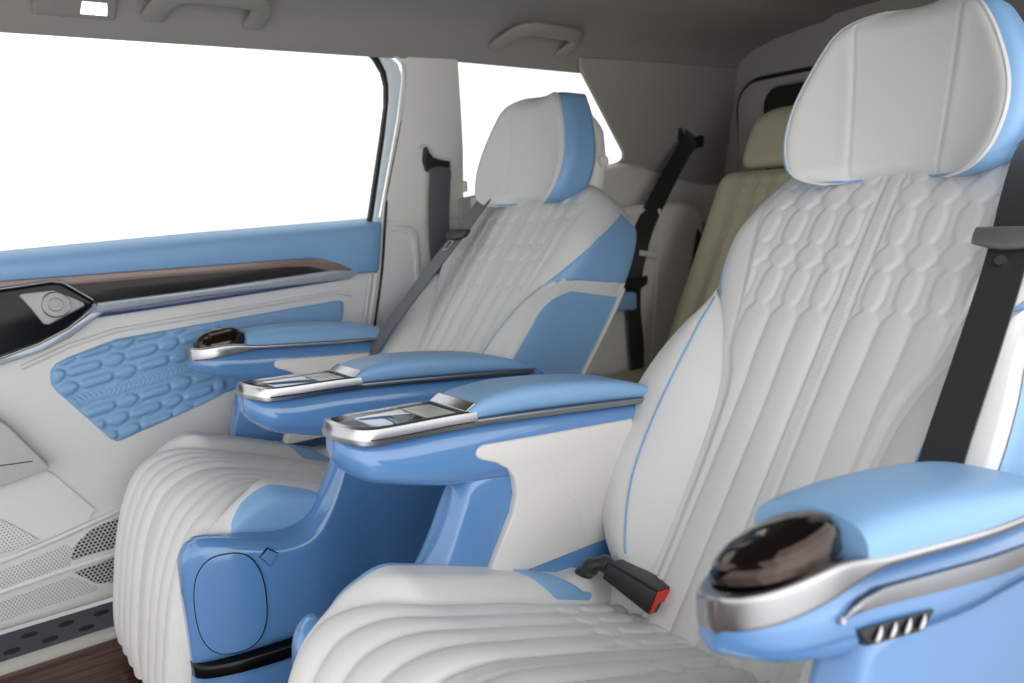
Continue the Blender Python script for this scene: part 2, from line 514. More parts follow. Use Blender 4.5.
    # ---- headrest
    HW = [(0.0, 0.095), (0.03, 0.122), (0.08, 0.140), (0.18, 0.153), (0.34, 0.159), (0.50, 0.154), (0.68, 0.138), (0.82, 0.121), (0.92, 0.104), (0.965, 0.088), (0.99, 0.068), (1.0, 0.048)]

    def head_pt(self, v, q, off=0.0):
        w = sm(self.HW, v); sg = 1 if q >= 0 else -1; a = abs(q); D = 0.075
        e = 1 - min(1, v / 0.12) if v < 0.12 else (v - 0.86) / 0.14 if v > 0.86 else 0
        rec = 0.034 * (1 - math.sqrt(max(0, 1 - e * e)))
        rf = 0.030
        if a < 0.6: m, d, nm, nd = (w - rf) * a / 0.6, 0.0, 0, -1
        elif a < 0.75:
            t = (a - 0.6) / 0.15 * math.pi / 2; m, d = w - rf + rf * math.sin(t), rf - rf * math.cos(t); nm, nd = math.sin(t), -math.cos(t)
        elif a < 0.92: t = (a - 0.75) / 0.17; m, d, nm, nd = w - 0.006 * t, rf + t * (D - rf), 1, 0
        else: t = (a - 0.92) / 0.08; m, d, nm, nd = (w - 0.006) * (1 - t), D, 0, 1
        z = 0.022 + 0.232 * v
        fwd = 0.056 * (min(1, m / max(0.02, w - rf * 0.6))) ** 2.2 * (1 - 0.72 * v)
        seam = 0.060 + 0.012 * v
        g = 0.0024 * math.exp(-((m - seam) / 0.0022) ** 2) if a < 0.6 else 0
        if a < 0.6 and m > seam: g -= 0.0012 * math.exp(-((m - seam - 0.008) / 0.008) ** 2)
        rec2 = rec if a < 0.92 else -rec * 0.6
        x = 1.062 + 0.14 * (z - 0.022) + d - fwd * (1 if a < 0.75 else 1 - 0.4 * min(1, (a - 0.75) / 0.17)) + rec2 + g
        return self.T(x + nd * off, sg * m + sg * nm * off, z)

    def headrest(self):
        N = 60; qf = [0.745 * i / N for i in range(-N, N + 1)]
        qb = [0.77, 0.8, 0.84, 0.88, 0.92, 0.94, 0.97]
        ring = qf + qb + [1.0] + [-x for x in reversed(qb)]
        vs = [i / 80 for i in range(81)]; vs = [0.5 - 0.5 * math.cos(math.pi * v) * (0.5 + 0.5 * 1) for v in vs]
        rows = [[self.head_pt(v, q) for q in ring] for v in vs]
        hr = MB().loft(rows).build('headrest', 'white', self.root, sharp=75)
        for sg in (1, -1):
            rows = [[self.head_pt(v, sg * (0.655 + 0.01 * v + (0.93 - 0.655 - 0.01 * v) * j / 12), 0.0016 if 0 < j < 12 else -0.0005) for j in range(13)] for v in vs[1:-1]]
            MB().grid(rows).build('side_panel', 'blue', hr, sharp=80)['label'] = 'blue leather side of the headrest'
            path = [self.head_pt(v, sg * (0.650 + 0.01 * v), 0.0006) for v in vs[2:-2]]
            MB().tube(path, 0.0018, 6).build('piping', 'white', hr)
        # blue lower edge under the cushion
        rows = [[self.head_pt(v, q, 0.001) for q in [0.72 * i / 20 for i in range(-20, 21)]] for v in (0.0, 0.006, 0.013, 0.02)]
        MB().grid(rows).build('lower_trim', 'blue', hr, sharp=80)['label'] = 'blue leather under the headrest'
        # moulded back shell with a round release button on each side
        rings = []
        for i in range(25):
            z = -0.02 + 0.225 * i / 24
            w = lerp([(-0.02, 0.10), (0.03, 0.122), (0.10, 0.128), (0.17, 0.112), (0.205, 0.095)], z)
            e = 0.028 * max(0, (z - 0.165) / 0.04) ** 2
            x0 = 1.115 + 0.14 * z; x1 = 1.182 + 0.14 * z - e
            ring = []
            for a, x in rrect(w, x0, x1, 0.03): ring.append(self.T(x, a, z))
            rings.append(ring)
        bs = MB().loft(rings).build('back_shell', 'white_plastic', hr, bevel=0)
        for sg in (1, -1):
            c = Vector((1.168, sg * 0.1275, 0.105)); mb = MB(); rings = []
            for r, d in ((0.0001, 0.004), (0.009, 0.004), (0.010, 0.002), (0.0105, 0.0045), (0.013, 0.0045), (0.014, 0.0)):
                rings.append([self.T(c.x + r * math.cos(t * math.pi / 12), c.y + sg * d, c.z + r * math.sin(t * math.pi / 12)) for t in range(24)])
            mb.loft(rings).build('release_button', 'white_plastic', hr, sharp=30)
        # posts under the headrest
        for sg in (1, -1):
            MB().tube([self.T(1.125, sg * 0.05, 0.06), self.T(1.11, sg * 0.05, -0.03)], 0.006, 10).build('post', 'chrome', hr)
        return hr

    # ---- seat cushion with the leg rest
    PROF = [(0.83, -0.565), (0.76, -0.545), (0.65, -0.505), (0.53, -0.461), (0.43, -0.427), (0.365, -0.408), (0.314, -0.409), (0.270, -0.434), (0.241, -0.485), (0.222, -0.55), (0.208, -0.63), (0.200, -0.70), (0.202, -0.745)]

    def prep_cushion(self):
        pts, L = spline([(x, 0, z) for x, z in self.PROF], 260)
        self.cp, self.cl = pts, L

    def cush_pt(self, t, q, off=0.0):
        """t 0..1 along; q -1..1 : 0 centre, .7 top edge, 1 bottom of the side"""
        i = t * (len(self.cp) - 1); k = min(int(i), len(self.cp) - 2); f = i - k
        p = self.cp[k].lerp(self.cp[k + 1], f)
        a_ = self.cp[max(0, k - 3)]; b_ = self.cp[min(len(self.cp) - 1, k + 4)]
        tg = (b_ - a_).normalized(); nn = Vector((tg.z, 0, -tg.x));
        if nn.z < 0 and k < 120: nn = -nn
        nn = Vector((-abs(nn.x) if k > 60 else nn.x, 0, nn.z))
        d = t * self.cl; sg = 1 if q >= 0 else -1; a = abs(q)
        w = 0.236 - 0.012 * smooth01((d - 0.5) / 0.3); r = 0.028; D = 0.105
        if a < 0.7: m, h, nm, nh = (w - r) * a / 0.7, 0.0, 0.0, 1.0
        elif a < 0.82:
            u = (a - 0.7) / 0.12 * math.pi / 2; m, h = w - r + r * math.sin(u), -r + r * math.cos(u); nm, nh = math.sin(u), math.cos(u)
        else:
            u = (a - 0.82) / 0.18; m, h, nm, nh = w - 0.004 * u, -r - u * (D - r), 1.0, 0.0
        front = smooth01((d - 0.46) / 0.12)
        seam = 0.147 + 0.062 * front
        bol = 0.030 * (1 - front) * smooth01(d / 0.10)
        if m > seam: 
            e = min(1, (m - seam) / 0.035); h += bol * math.sin(e * math.pi / 2) ** 0.8
        elif a < 0.75:
            fl = smooth01((d - 0.30) / 0.06)
            e = smooth01((seam - m) / 0.007)
            h += cell_height(m * sg * (0.147 / seam), d, p=0.033, flute=fl, A=0.0056) * e
        if abs(m - seam) < 0.003: h -= 0.0015
        pos = p + nn * (h + nh * off)
        return self.T(pos.x, sg * (m + nm * off), pos.z)

    def cushion(self):
        self.prep_cushion()
        NF = 105; qs = [0.76 * i / NF for i in range(-NF, NF + 1)]
        side = [0.79, 0.82, 0.86, 0.9, 0.95, 1.0]
        ring = [-x for x in reversed(side)] + qs + side
        NT = 230
        rows = [[self.cush_pt(i / NT, q) for q in ring] for i in range(NT + 1)]
        cu = MB().loft(rows).build('cushion', 'white', self.root, sharp=80)
        # slanting blue stripe across the bolsters
        for sg in (1, -1):
            rows = []
            for j in range(25):
                u = j / 24; q = 0.500 + (0.80 - 0.500) * u
                t0 = (0.278 + 0.036 * u) / self.cl; t1 = (0.207 + 0.080 * u) / self.cl
                rows.append([self.cush_pt(t0 + (t1 - t0) * i / 10, sg * q, 0.0024 if 0 < i < 10 and j > 0 else -0.0005) for i in range(11)])
            MB().grid(rows).build('stripe', 'blue', cu, sharp=80)['label'] = 'blue leather stripe across the bolster'
            if sg < 0: continue
            # blue side insert
            rows = []
            for i in range(49):
                u = i / 48; d = 0.36 + 0.225 * u
                w_ = (1 - abs(2 * u - 1) ** 2.6)
                q0 = 0.94 - 0.235 * max(0, w_) ** 0.6
                rows.append([self.cush_pt(d / self.cl, sg * (q0 + (0.99 - q0) * j / 14), 0.0022 if 0 < j else -0.0005) for j in range(15)])
            MB().grid(rows).build('side_insert', 'blue', cu, sharp=80)['label'] = 'blue leather insert in the cushion side'
            rows = [[self.cush_pt((0.665 + 0.225 * i / 30) / self.cl, sg * (0.80 + 0.19 * j / 10), 0.002 if 0 < j else -0.0005) for j in range(11)] for i in range(31)]
            MB().grid(rows).build('side_insert', 'blue', cu, sharp=80)['label'] = 'blue leather side strip of the leg rest'
        return cu

    # ---- glossy side shell (pedestal side under an armrest)
    def shell(self, inner):
        sg = 1 if inner else -1
        base = 0.212 if inner else 0.245
        def near(x):     # outermost m of the shell
            full = 0.282 if inner else 0.285
            if inner and x < 0.40:
                t = (0.40 - x) / (0.4001 - (0.230 if self.k > 0 else 0.262)); return base + 0.02 + (full - base - 0.02) * math.sqrt(max(0, 1 - min(1, t) ** 2.0))
            if inner and x > 0.40: return full - 0.018 * smooth01((x - 0.40) / 0.12)
            return full
        x0 = 0.230 if self.k > 0 else 0.262
        top_in = [(x0, -0.456), (x0 + 0.0035, -0.443), (x0 + 0.0115, -0.431), (x0 + 0.0275, -0.4245), (0.31, -0.434), (0.37, -0.447), (0.41, -0.440), (0.44, -0.408), (0.462, -0.370), (0.478, -0.335), (0.492, -0.312), (0.52, -0.302), (0.86, -0.312)]
        top_out = [(0.452, -0.62), (0.456, -0.46), (0.464, -0.40), (0.474, -0.36), (0.486, -0.325), (0.50, -0.305), (0.86, -0.315)]
        tab = top_in if inner else top_out
        x0 = tab[0][0]; rings = []
        xs = [x0 + 0.14 * (i / 40) ** 1.5 for i in range(40)] + [x0 + 0.14 + (0.90 - x0 - 0.14) * i / 50 for i in range(51)]
        for x in xs:
            zt = lerp(tab, x) if x < 0.25 else sm(tab, x); zb = -0.612
            if zt - zb < 0.02: zt = zb + 0.02
            mo = near(x); c = (base + mo) / 2; w = max(0.006, (mo - base) / 2)
            rings.append([self.T(x, sg * (c + a), z) for a, z in rrect(w, zb, zt, min(0.03, w * 0.9), 6)])
        sh = MB().loft(rings).build('side_shell', 'gloss', self.root, sharp=60)
        self._near = near
        if inner:
            # cover flap with its dark joint line, wrapped round the rounded corner
            tab_l = [(0.0, x0 + 0.0004)]; px_, pm_ = x0 + 0.0004, near(x0 + 0.0004)
            for k in range(1, 400):
                xx = x0 + 0.0004 + 0.25 * (k / 400) ** 2; mm = near(xx)
                tab_l.append((tab_l[-1][0] + math.hypot(xx - px_, mm - pm_), xx)); px_, pm_ = xx, mm
            def wrap(l_, z, off):
                xx = lerp(tab_l, l_); e_ = 0.002
                dx, dm = lerp(tab_l, l_ + e_) - lerp(tab_l, l_ - e_), near(lerp(tab_l, l_ + e_)) - near(lerp(tab_l, l_ - e_))
                L2 = math.hypot(dx, dm) or 1
                return self.T(xx - dm / L2 * off, near(xx) + dx / L2 * off, z)
            LC, ZC, EX, EZ = 0.064, -0.522, 0.047, 0.074
            def flap(off, grow):
                pts = []
                for i in range(56):
                    a = 2 * math.pi * i / 56; ca, sa = math.cos(a), math.sin(a)
                    pts.append((LC + (EX + grow) * (abs(ca) ** 0.75) * (1 if ca > 0 else -1), ZC + (EZ + grow) * (abs(sa) ** (0.9 if sa > 0 else 0.75)) * (1 if sa > 0 else -1)))
                rows = []
                for k in range(11):
                    r = k / 10
                    rows.append([wrap(LC + (pl_ - LC) * r, ZC + (pz - ZC) * r, off - (0.0006 if k == 10 else 0)) for pl_, pz in pts])
                return MB().grid(rows, cb=True)
            flap(0.0030, 0.0014).build('joint_line', 'gblack', sh, sharp=80)
            flap(0.0034, 0.0).build('cover_flap', 'gloss', sh, sharp=80)
            for off, g, nm_, mt in ((0.0014, 0.0014, 'joint_line', 'gblack'), (0.0030, 0.0, 'latch', 'gloss')):
                o_ = [(LC + 0.046 - g, -0.463), (LC + 0.057, -0.454 + g), (LC + 0.069 + g, -0.464), (LC + 0.058, -0.480 - g)]
                mb = MB(); mb.prism([wrap(l_, z, off) for l_, z in o_], [wrap(l_, z, -0.002) for l_, z in o_]); mb.build(nm_, mt, sh)
        # dark polished band and blue skirt under the shell
        for nm_, mt, z0, z1, ins in (('base_band', 'gblack', -0.632, -0.608, -0.003), ('lower_skirt', 'gloss', -0.735, -0.630, 0.012)):
            rings = []
            for x in xs:
                mo = near(x) - ins; c = (base + mo) / 2; w = max(0.005, (mo - base) / 2)
                xx = x if x > x0 + 0.03 else x + max(0, ins)
                rings.append([self.T(xx, sg * (c + a), z) for a, z in rrect(w, z0, z1, 0.008, 4)])
            MB().loft(rings).build(nm_, mt, sh, sharp=60)
        return sh

    def arm_ring(self, x, c, w, zb, zt, r, sg, k=6):
        return [self.T(x, sg * (c + a), z) for a, z in rrect(w, zb, zt, r, k)]

    # ---- inner armrest with tray
    def inner_arm(self):
        c = 0.248; W0 = 0.045
        root = MB()
        zline = [(0.330, -0.231), (0.360, -0.2375), (0.49, -0.243), (0.778, -0.268), (0.86, -0.276)]
        bot = [(0.330, -0.254), (0.342, -0.270), (0.362, -0.286), (0.42, -0.306), (0.488, -0.320), (0.56, -0.330), (0.86, -0.345)]
        x0 = 0.332
        def hw(x, rad=0.045):
            return W0 * math.sqrt(max(0.05, 1 - max(0, 1 - (x - x0) / rad) ** 2))
        xs = [x0 + 0.05 * (i / 14) ** 2 for i in range(15)] + [x0 + 0.05 + (0.86 - x0 - 0.05) * i / 40 for i in range(1, 41)]
        rings = []
        for x in xs:
            zt = sm(zline, x) + 0.002; zb = sm(bot, x)
            if zt - zb < 0.008: zb = zt - 0.008
            rings.append(self.arm_ring(x, c, hw(x), zb, zt, min(0.03, (zt - zb) * 0.48), 1))
        arm = root.loft(rings).build('tray_armrest', 'gloss', self.root, sharp=60)
        # chrome rim: U-shaped wall round the tray + strip running back
        rim = MB()
        out, inn = [], []
        pl = [0.50 - 0.17 * i / 16 for i in range(17)]
        def outline(W_, xs0):
            pts = [(x, W_) for x in [0.50 - (0.50 - xs0 - 0.04) * i / 10 for i in range(11)]]
            for i in range(1, 24):
                a = math.pi * i / 24
                ca, sa = math.cos(a), math.sin(a)
                pts.append((xs0 + 0.04 - 0.04 * abs(sa) ** 0.9, W_ * (abs(ca) ** 0.85) * (1 if ca > 0 else -1)))
            pts += [(x, -W_) for x in [xs0 + 0.04 + (0.50 - xs0 - 0.04) * i / 10 for i in range(11)]]
            return pts
        o0 = outline(0.0458, 0.330); o1 = outline(0.0464, 0.3295); o2 = outline(0.0445, 0.334); i1 = outline(0.0405, 0.340); i2 = outline(0.0398, 0.342)
        zl = lambda x: sm(zline, max(0.330, x))
        rows = [[self.T(x, c + a, zl(x) - 0.001) for x, a in o0],
                [self.T(x, c + a, zl(x) + 0.004) for x, a in o1],
                [self.T(x, c + a, zl(x) + 0.006) for x, a in o1],
                [self.T(x, c + a, zl(x) + 0.016) for x, a in o2],
                [self.T(x, c + a, zl(x) + 0.018) for x, a in i1],
                [self.T(x, c + a, zl(x) + 0.006) for x, a in i2]]
        rim.grid(rows)
        rim.build('chrome_rim', 'chrome', arm, sharp=35)
        # groove line in the rim sides
        for sgn in (1, -1):
            path = [self.T(x, c + sgn * 0.0464, zl(x) + 0.005) for x in [0.36 + 0.135 * i / 20 for i in range(21)]]
            MB().tube(path, 0.0008, 5).build('rim_groove', 'black', arm)
        # chrome strip under the pad
        rings = []
        for i in range(31):
            x = 0.495 + 0.335 * i / 30
            rings.append(self.arm_ring(x, c, 0.0462 - 0.004 * smooth01((x - 0.80) / 0.05), zl(x) - 0.001, zl(x) + 0.0075, 0.002, 1, 3))
        MB().loft(rings).build('chrome_strip', 'steel', arm, sharp=40)
        # tray floor and glass plate
        tr = MB(); P = outline(0.0400, 0.341)
        tr.prism([self.T(x, c + a, zl(x) + 0.0135) for x, a in P], [self.T(x, c + a, zl(x) + 0.002) for x, a in P])
        tray = tr.build('tray', 'gblack', arm, sharp=40)
        g = MB(); P = [(0.376, 0.030), (0.44, 0.033), (0.44, -0.033), (0.376, -0.030)]
        g.prism([self.T(x, c + a, zl(x) + 0.0148) for x, a in P], [self.T(x, c + a, zl(x) + 0.008) for x, a in P])
        g.build('charging_plate', 'trayglass', tray, bevel=0.0015)
        g = MB(); P = [(0.443, 0.033), (0.482, 0.033), (0.482, -0.033), (0.443, -0.033)]
        g.prism([self.T(x, c + a, zl(x) + 0.0155) for x, a in P], [self.T(x, c + a, zl(x) + 0.008) for x, a in P])
        g.build('sliding_lid', 'sill', tray, bevel=0.0015)
        # padded lid
        top = [(0.490, -0.2245), (0.500, -0.219), (0.515, -0.2145), (0.54, -0.2115), (0.58, -0.2105), (0.66, -0.218), (0.72, -0.227), (0.77, -0.238), (0.805, -0.252), (0.828, -0.268)]
        rings = []
        for i in range(61):
            x = 0.490 + 0.338 * i / 60; zt = sm(top, x); zb = zl(x) + 0.006
            if zt - zb < 0.004: zt = zb + 0.004
            w = 0.0445 - 0.012 * smooth01((x - 0.79) / 0.06)
            rings.append(self.arm_ring(x, c, w, zb, zt, min(0.018, (zt - zb) * 0.46), 1))
        pad = MB().loft(rings).build('arm_pad', 'blue', arm, sharp=60)
        lip = MB()
        P = [(0.4865, -0.2272), (0.4865, -0.2245), (0.500, -0.2168), (0.504, -0.2178), (0.493, -0.2272)]
        lip.prism([self.T(x, c + 0.041, z) for x, z in P], [self.T(x, c - 0.041, z) for x, z in P])
        lip.build('pad_lip', 'chrome', arm, bevel=0.001)
        return arm

    # ---- outer armrest with the control knob
    def outer_arm(self):
        c = 0.237; HWD = 0.047; dx_ = 0.012
        tilt = (lambda x: -0.016 - 0.05 * max(0, x - 0.45)) if self.k < 0 else (lambda x: 0.0)
        roll = 0.32 if self.k < 0 else 0.0
        T = lambda x, m, z: self.T(x + (0.002 if self.k < 0 else 0), m, z + roll * (abs(m) - 0.284))
        zt0 = [(0.375, -0.236), (0.40, -0.236), (0.444, -0.233), (0.511, -0.2365), (0.66, -0.2475), (0.78, -0.256), (0.88, -0.268)]
        bt0 = [(0.375, -0.250), (0.386, -0.262), (0.41, -0.277), (0.449, -0.292), (0.50, -0.306), (0.56, -0.313), (0.88, -0.33)]
        tp0 = [(0.490, -0.2065), (0.500, -0.2035), (0.52, -0.201), (0.58, -0.2005), (0.66, -0.206), (0.74, -0.217), (0.80, -0.232), (0.85, -0.256)]
        zl = lambda x: sm(zt0, x) + tilt(x)
        x0 = 0.384
        def edges(x):
            f = math.sqrt(max(0.00001, 1 - max(0, 1 - (x - x0) / 0.075) ** 2))
            return c - HWD * f, c + (HWD + 0.022 * smooth01((x - 0.46) / 0.2)) * f
        xs = [x0 + 0.08 * (i / 16) ** 2 for i in range(17)] + [x0 + 0.08 + (0.88 - x0 - 0.08) * i / 40 for i in range(1, 41)]
        rings = []
        for x in xs:
            a, b2 = edges(x); zt = zl(x) + 0.001; zb = sm(bt0, x) + tilt(x)
            if zt - zb < 0.010: zb = zt - 0.010
            rings.append([T(x, -((a + b2) / 2 + q), z) for q, z in rrect((b2 - a) / 2, zb, zt, min(0.034, (zt - zb) * 0.48), 6)])
        arm = MB().loft(rings).build('control_armrest', 'gloss', self.root, sharp=60)
        rings = []
        for x in xs:
            a, b2 = edges(x); zt = zl(x)
            hgt = 0.013 - 0.006 * smooth01((x - 0.45) / 0.08)
            rings.append([T(x, -((a + b2) / 2 + q), z) for q, z in rrect((b2 - a) / 2 + 0.001, zt - 0.002 - 0.011 * (1 - smooth01((x - 0.43) / 0.09)), zt + hgt, 0.005, 4)])
        MB().loft(rings).build('chrome_rim', 'chrome', arm, sharp=45)
        # faceted dark chrome knob
        rows = []; NK = 22
        for i in range(9):
            ph = math.pi / 2 * i / 8; row = []
            for j in range(NK):
                th = 2 * math.pi * (j + 0.5 * (i % 2)) / NK; ca, sa = math.cos(th), math.sin(th)
                r = math.cos(ph) ** 0.65 if i < 8 else 0.02; zz = math.sin(ph) ** 0.85
                px = 0.446 + (0.048 if ca < 0 else 0.058) * r * (abs(ca) ** 0.85) * (1 if ca > 0 else -1)
                pm = c + 0.037 * r * (abs(sa) ** 0.85) * (1 if sa > 0 else -1)
                row.append(T(px, -pm, -0.236 + (0.042 if self.k > 0 else 0.029) * zz + 0.14 * (px - 0.446) * zz))
            rows.append(row)
        MB().loft(rows).build('control_knob', 'dchrome', arm, sharp=12)
        # padded top, domed, its front edge hollowed round the knob
        rr = []
        for i in range(53):
            x = 0.496 + 0.354 * i / 52; a, b2 = edges(x); zt = sm(tp0, x) + tilt(x); zb = zl(x) + 0.0060
            if zt - zb < 0.004: zt = zb + 0.004
            w = (b2 - a) / 2 - 0.0015 - 0.010 * smooth01((x - 0.80) / 0.06); cc = (a + b2) / 2
            k = max(0.0, 1 - i / 12); row = []
            for j in range(33):
                t = math.pi * j / 32
                uu = math.cos(t); uu = abs(uu) ** 0.55 * (1 if uu > 0 else -1)
                zz = zb + (zt - zb) * (math.sin(t) ** 0.62 if 0 < j < 32 else 0)
                row.append(self.T(x - 0.010 * k * uu * uu + 0.004 * k, -(cc + w * uu), zz))
            rr.append(row)
        MB().loft(rr).build('arm_pad', 'blue', arm, sharp=60)
        mo = lambda x: edges(x)[1]
        # lever blade and the row of switches on the outer face
        up_ = [(0.452, -0.2580), (0.47, -0.2515), (0.50, -0.2500), (0.60, -0.2590), (0.70, -0.2685), (0.80, -0.279)]
        dn_ = [(0.452, -0.2600), (0.47, -0.2615), (0.55, -0.2710), (0.66, -0.2835), (0.80, -0.299)]
        rings = []
        for i in range(30):
            x = 0.452 + 0.348 * i / 29; a, b2 = lerp(up_, x) + tilt(x), lerp(dn_, x) + tilt(x); o_ = mo(x)
            rings.append([T(x, -(o_ + 0.0035), a - 0.001), T(x, -(o_ + 0.0045), (a + b2) / 2), T(x, -(o_ + 0.0035), b2 + 0.001), T(x, -(o_ - 0.012), b2), T(x, -(o_ - 0.012), a)])
        MB().loft(rings).build('recline_lever', 'steel', arm, sharp=30)['label'] = 'dark satin metal lever blade'
        tl = lambda x, z: z + tilt(x)
        P = [(0.474, -0.2745), (0.562, -0.2855), (0.548, -0.2985), (0.488, -0.2905)]
        fr = [T(x, -(mo(x) + 0.0015), tl(x, z)) for x, z in P]; bk = [T(x, -(mo(x) - 0.012), tl(x, z)) for x, z in P]
        sp = MB().prism(fr, bk).build('switch_panel', 'black', arm, bevel=0.001)
        for i in range(4):
            x = 0.494 + 0.0165 * i; z = tl(x, -0.2835 - 0.0021 * i)
            rings = []
            for j in range(9):
                u = j / 8; rr_ = 0.0045 * math.sin(math.pi * (0.12 + 0.86 * u)) ** 0.6 * (1.05 - 0.45 * u)
                cx, cz = x - 0.002 + 0.005 * u, z - 0.0055 + 0.011 * u
                rings.append([T(cx + rr_ * math.cos(2 * math.pi * t / 12), -(mo(x) + 0.001 + 0.003 + 0.6 * rr_ * math.sin(2 * math.pi * t / 12)), cz) for t in range(12)])
            MB().loft(rings).build('toggle', 'chrome', sp, sharp=60)
        x, z = 0.4515, tl(0.4515, -0.2600)
        MB().tube([T(x, -(mo(x) + 0.004), z), T(x, -(mo(x) - 0.004), z)], 0.0026, 12).build('stud', 'chrome', arm, sharp=40)
        return arm

    def arm_panel(self, inner):
        """white padded panel on the seat side of an armrest"""
        P = [(0.494, -0.277), (0.498, -0.271), (0.506, -0.269), (0.60, -0.276), (0.76, -0.287), (0.757, -0.31), (0.735, -0.40), (0.715, -0.448), (0.565, -0.448), (0.50, -0.448), (0.507, -0.43), (0.522, -0.405), (0.545, -0.367), (0.552, -0.345), (0.550, -0.322), (0.540, -0.307), (0.522, -0.295), (0.502, -0.287), (0.496, -0.283)]
        if inner: m0, m1, sg = 0.2005, 0.214, 1
        else: m0, m1, sg = 0.186, 0.21, -1; P = [(x + 0.045, z + 0.004) for x, z in P]
        f = [self.T(x, sg * m0, z) for x, z in P]; b2 = [self.T(x, sg * m1, z) for x, z in P]
        o = MB().prism(f, b2).build('arm_side_panel', 'panel', self.root, bevel=0.003)
        if inner:
            # stitched dome seam
            path = [self.T(0.61 + 0.045 * math.cos(a) * 1.1, sg * (m0 + 0.0002), -0.43 + 0.075 * math.sin(a)) for a in [math.pi * i / 24 for i in range(25)]]
            MB().tube(path, 0.0008, 5).build('seam', 'panel', o)
            MB().tube([self.T(0.615, sg * (m0 + 0.0002), -0.355), self.T(0.614, sg * (m0 + 0.0002), -0.325), self.T(0.605, sg * (m0 + 0.0002), -0.305)], 0.0008, 5).build('seam', 'panel', o)
            # glossy blue hinge cover below the panel
            Q = [(0.545, -0.462), (0.60, -0.435), (0.68, -0.432), (0.735, -0.425), (0.765, -0.44), (0.785, -0.50), (0.76, -0.55), (0.60, -0.51)]
            MB().prism([self.T(x, 0.203, z) for x, z in Q], [self.T(x, 0.228, z) for x, z in Q]).build('hinge_cover', 'gloss', self.root, bevel=0.006)
        return o

    def build(self):
        self.backrest(); self.wing(1); self.wing(-1); self.headrest(); self.cushion()
        self.shell(True); self.shell(False); self.inner_arm(); self.outer_arm(); self.arm_panel(True); self.arm_panel(False)
        # seat frame between cushion and floor
        rings = []
        for z, x0, x1, w in ((-0.775, 0.36, 0.86, 0.17), (-0.70, 0.36, 0.86, 0.17), (-0.68, 0.28, 0.90, 0.20), (-0.57, 0.33, 0.90, 0.20)):
            rings.append([self.T(x, m, z) for x, m in ((x0, -w), (x1, -w), (x1, w), (x0, w))])
        MB().loft(rings).build('seat_base', 'black', self.root, bevel=0.01)
        # back shell of the backrest
        rings = []
        for i in range(21):
            s = 0.02 + 0.72 * i / 20; w = sm(W_TAB, s) - 0.035 if s < 0.25 else 0.175 + 0.03 * smooth01((s - 0.25) / 0.1)
            rings.append([self.S(s, a, h) for a, h in rrect(w, -0.168, -0.13, 0.015, 4)])
        MB().loft(rings).build('back_shell', 'white_plastic', self.root, sharp=50)


far = Seat(1, 'white quilted captain seat with blue armrests next to the closed door', None); far.build()
near = Seat(-1, 'large white quilted captain seat in front, red belt buckle on its cushion', None); near.build()


# ------------------------------------------------------------------ setting
def structure(o, label):
    o['kind'] = 'structure'; o['label'] = label
    return o


def tumble(z):
    return 0.745 - 0.25 * z if z > 0 else 0.745


def wallprism(P, off=0.0, thick=0.02):
    return MB().prism([(x, tumble(z) + off, z) for x, z in P], [(x, tumble(z) + off + thick, z) for x, z in P])


mb = MB(); mb.box((0.85, -0.02, -0.79), (3.1, 1.66, 0.03))
structure(mb.build('floor', 'floor', flat=True), 'dark wooden plank floor of the cabin')
# headliner
sec = [(-0.70, 0.34), (-0.66, 0.385), (-0.60, 0.425), (-0.5, 0.452), (-0.3, 0.472), (0, 0.482), (0.3, 0.474), (0.44, 0.463), (0.52, 0.450), (0.575, 0.432), (0.61, 0.408), (0.632, 0.385), (0.648, 0.362), (0.662, 0.360), (0.675, 0.375)]
edge = [(-0.6, 0.328), (0.15, 0.347), (0.86, 0.362), (1.06, 0.368), (1.45, 0.368), (2.1, 0.378), (2.4, 0.36)]
rows = []
for i in range(61):
    x = -0.6 + 2.70 * i / 60; d = lerp(edge, x) - 0.360
    sec2, _ = spline([(0, y, z) for y, z in sec], 60)
    rows.append([Vector((x, p.y, p.z + d + (0.012 if abs(p.y) < 0.3 else 0))) for p in sec2])
up = [[p + Vector((0, 0, 0.05)) for p in r] for r in rows]
mb = MB(); mb.loft([r + list(reversed(u)) for r, u in zip(rows, up)])
structure(mb.build('ceiling', 'headliner', sharp=50), 'grey fabric headliner over the cabin')

# ---- far rear door
door = empty('door_1', (0.4, 0.75, -0.73), 'white and blue inner face of the closed rear door', None, None, 'structure')


def xend(z):
    return lerp([(-0.74, 0.72), (-0.5, 0.775), (-0.24, 0.838), (-0.113, 0.868), (0.0, 0.886), (0.053, 0.892), (0.232, 0.920), (0.318, 0.927), (0.36, 0.915)], z)


secd = [(-0.728, 0.752), (-0.722, 0.742), (-0.70, 0.738), (-0.62, 0.731), (-0.56, 0.733), (-0.53, 0.740), (-0.44, 0.746), (-0.30, 0.750), (-0.18, 0.750), (-0.14, 0.748), (-0.06, 0.75), (-0.02, 0.77)]
pts, _ = spline([(0, y, z) for z, y in secd], 60)
rows = []
for p in pts:
    xe = xend(p.z) - 0.006
    rows.append([Vector((-0.5 + (xe + 0.5) * i / 60, p.y, p.z)) for i in range(61)])
back = [[Vector((p.x, 0.80, p.z)) for p in r] for r in rows]
mb = MB(); mb.loft([r + list(reversed(b_)) for r, b_ in zip(rows, back)])
panel = mb.build('door_panel', 'door', door, sharp=50)
# rear edge trims
for dx, mt, r in ((0.0, 'door', 0.006), (-0.016, 'door', 0.003)):
    MB().tube([Vector((xend(z) + dx - 0.004, 0.744 - (0.004 if dx else 0), z)) for z in [-0.72 + 0.60 * i / 40 for i in range(41)]], r, 8).build('edge_bead', mt, panel)
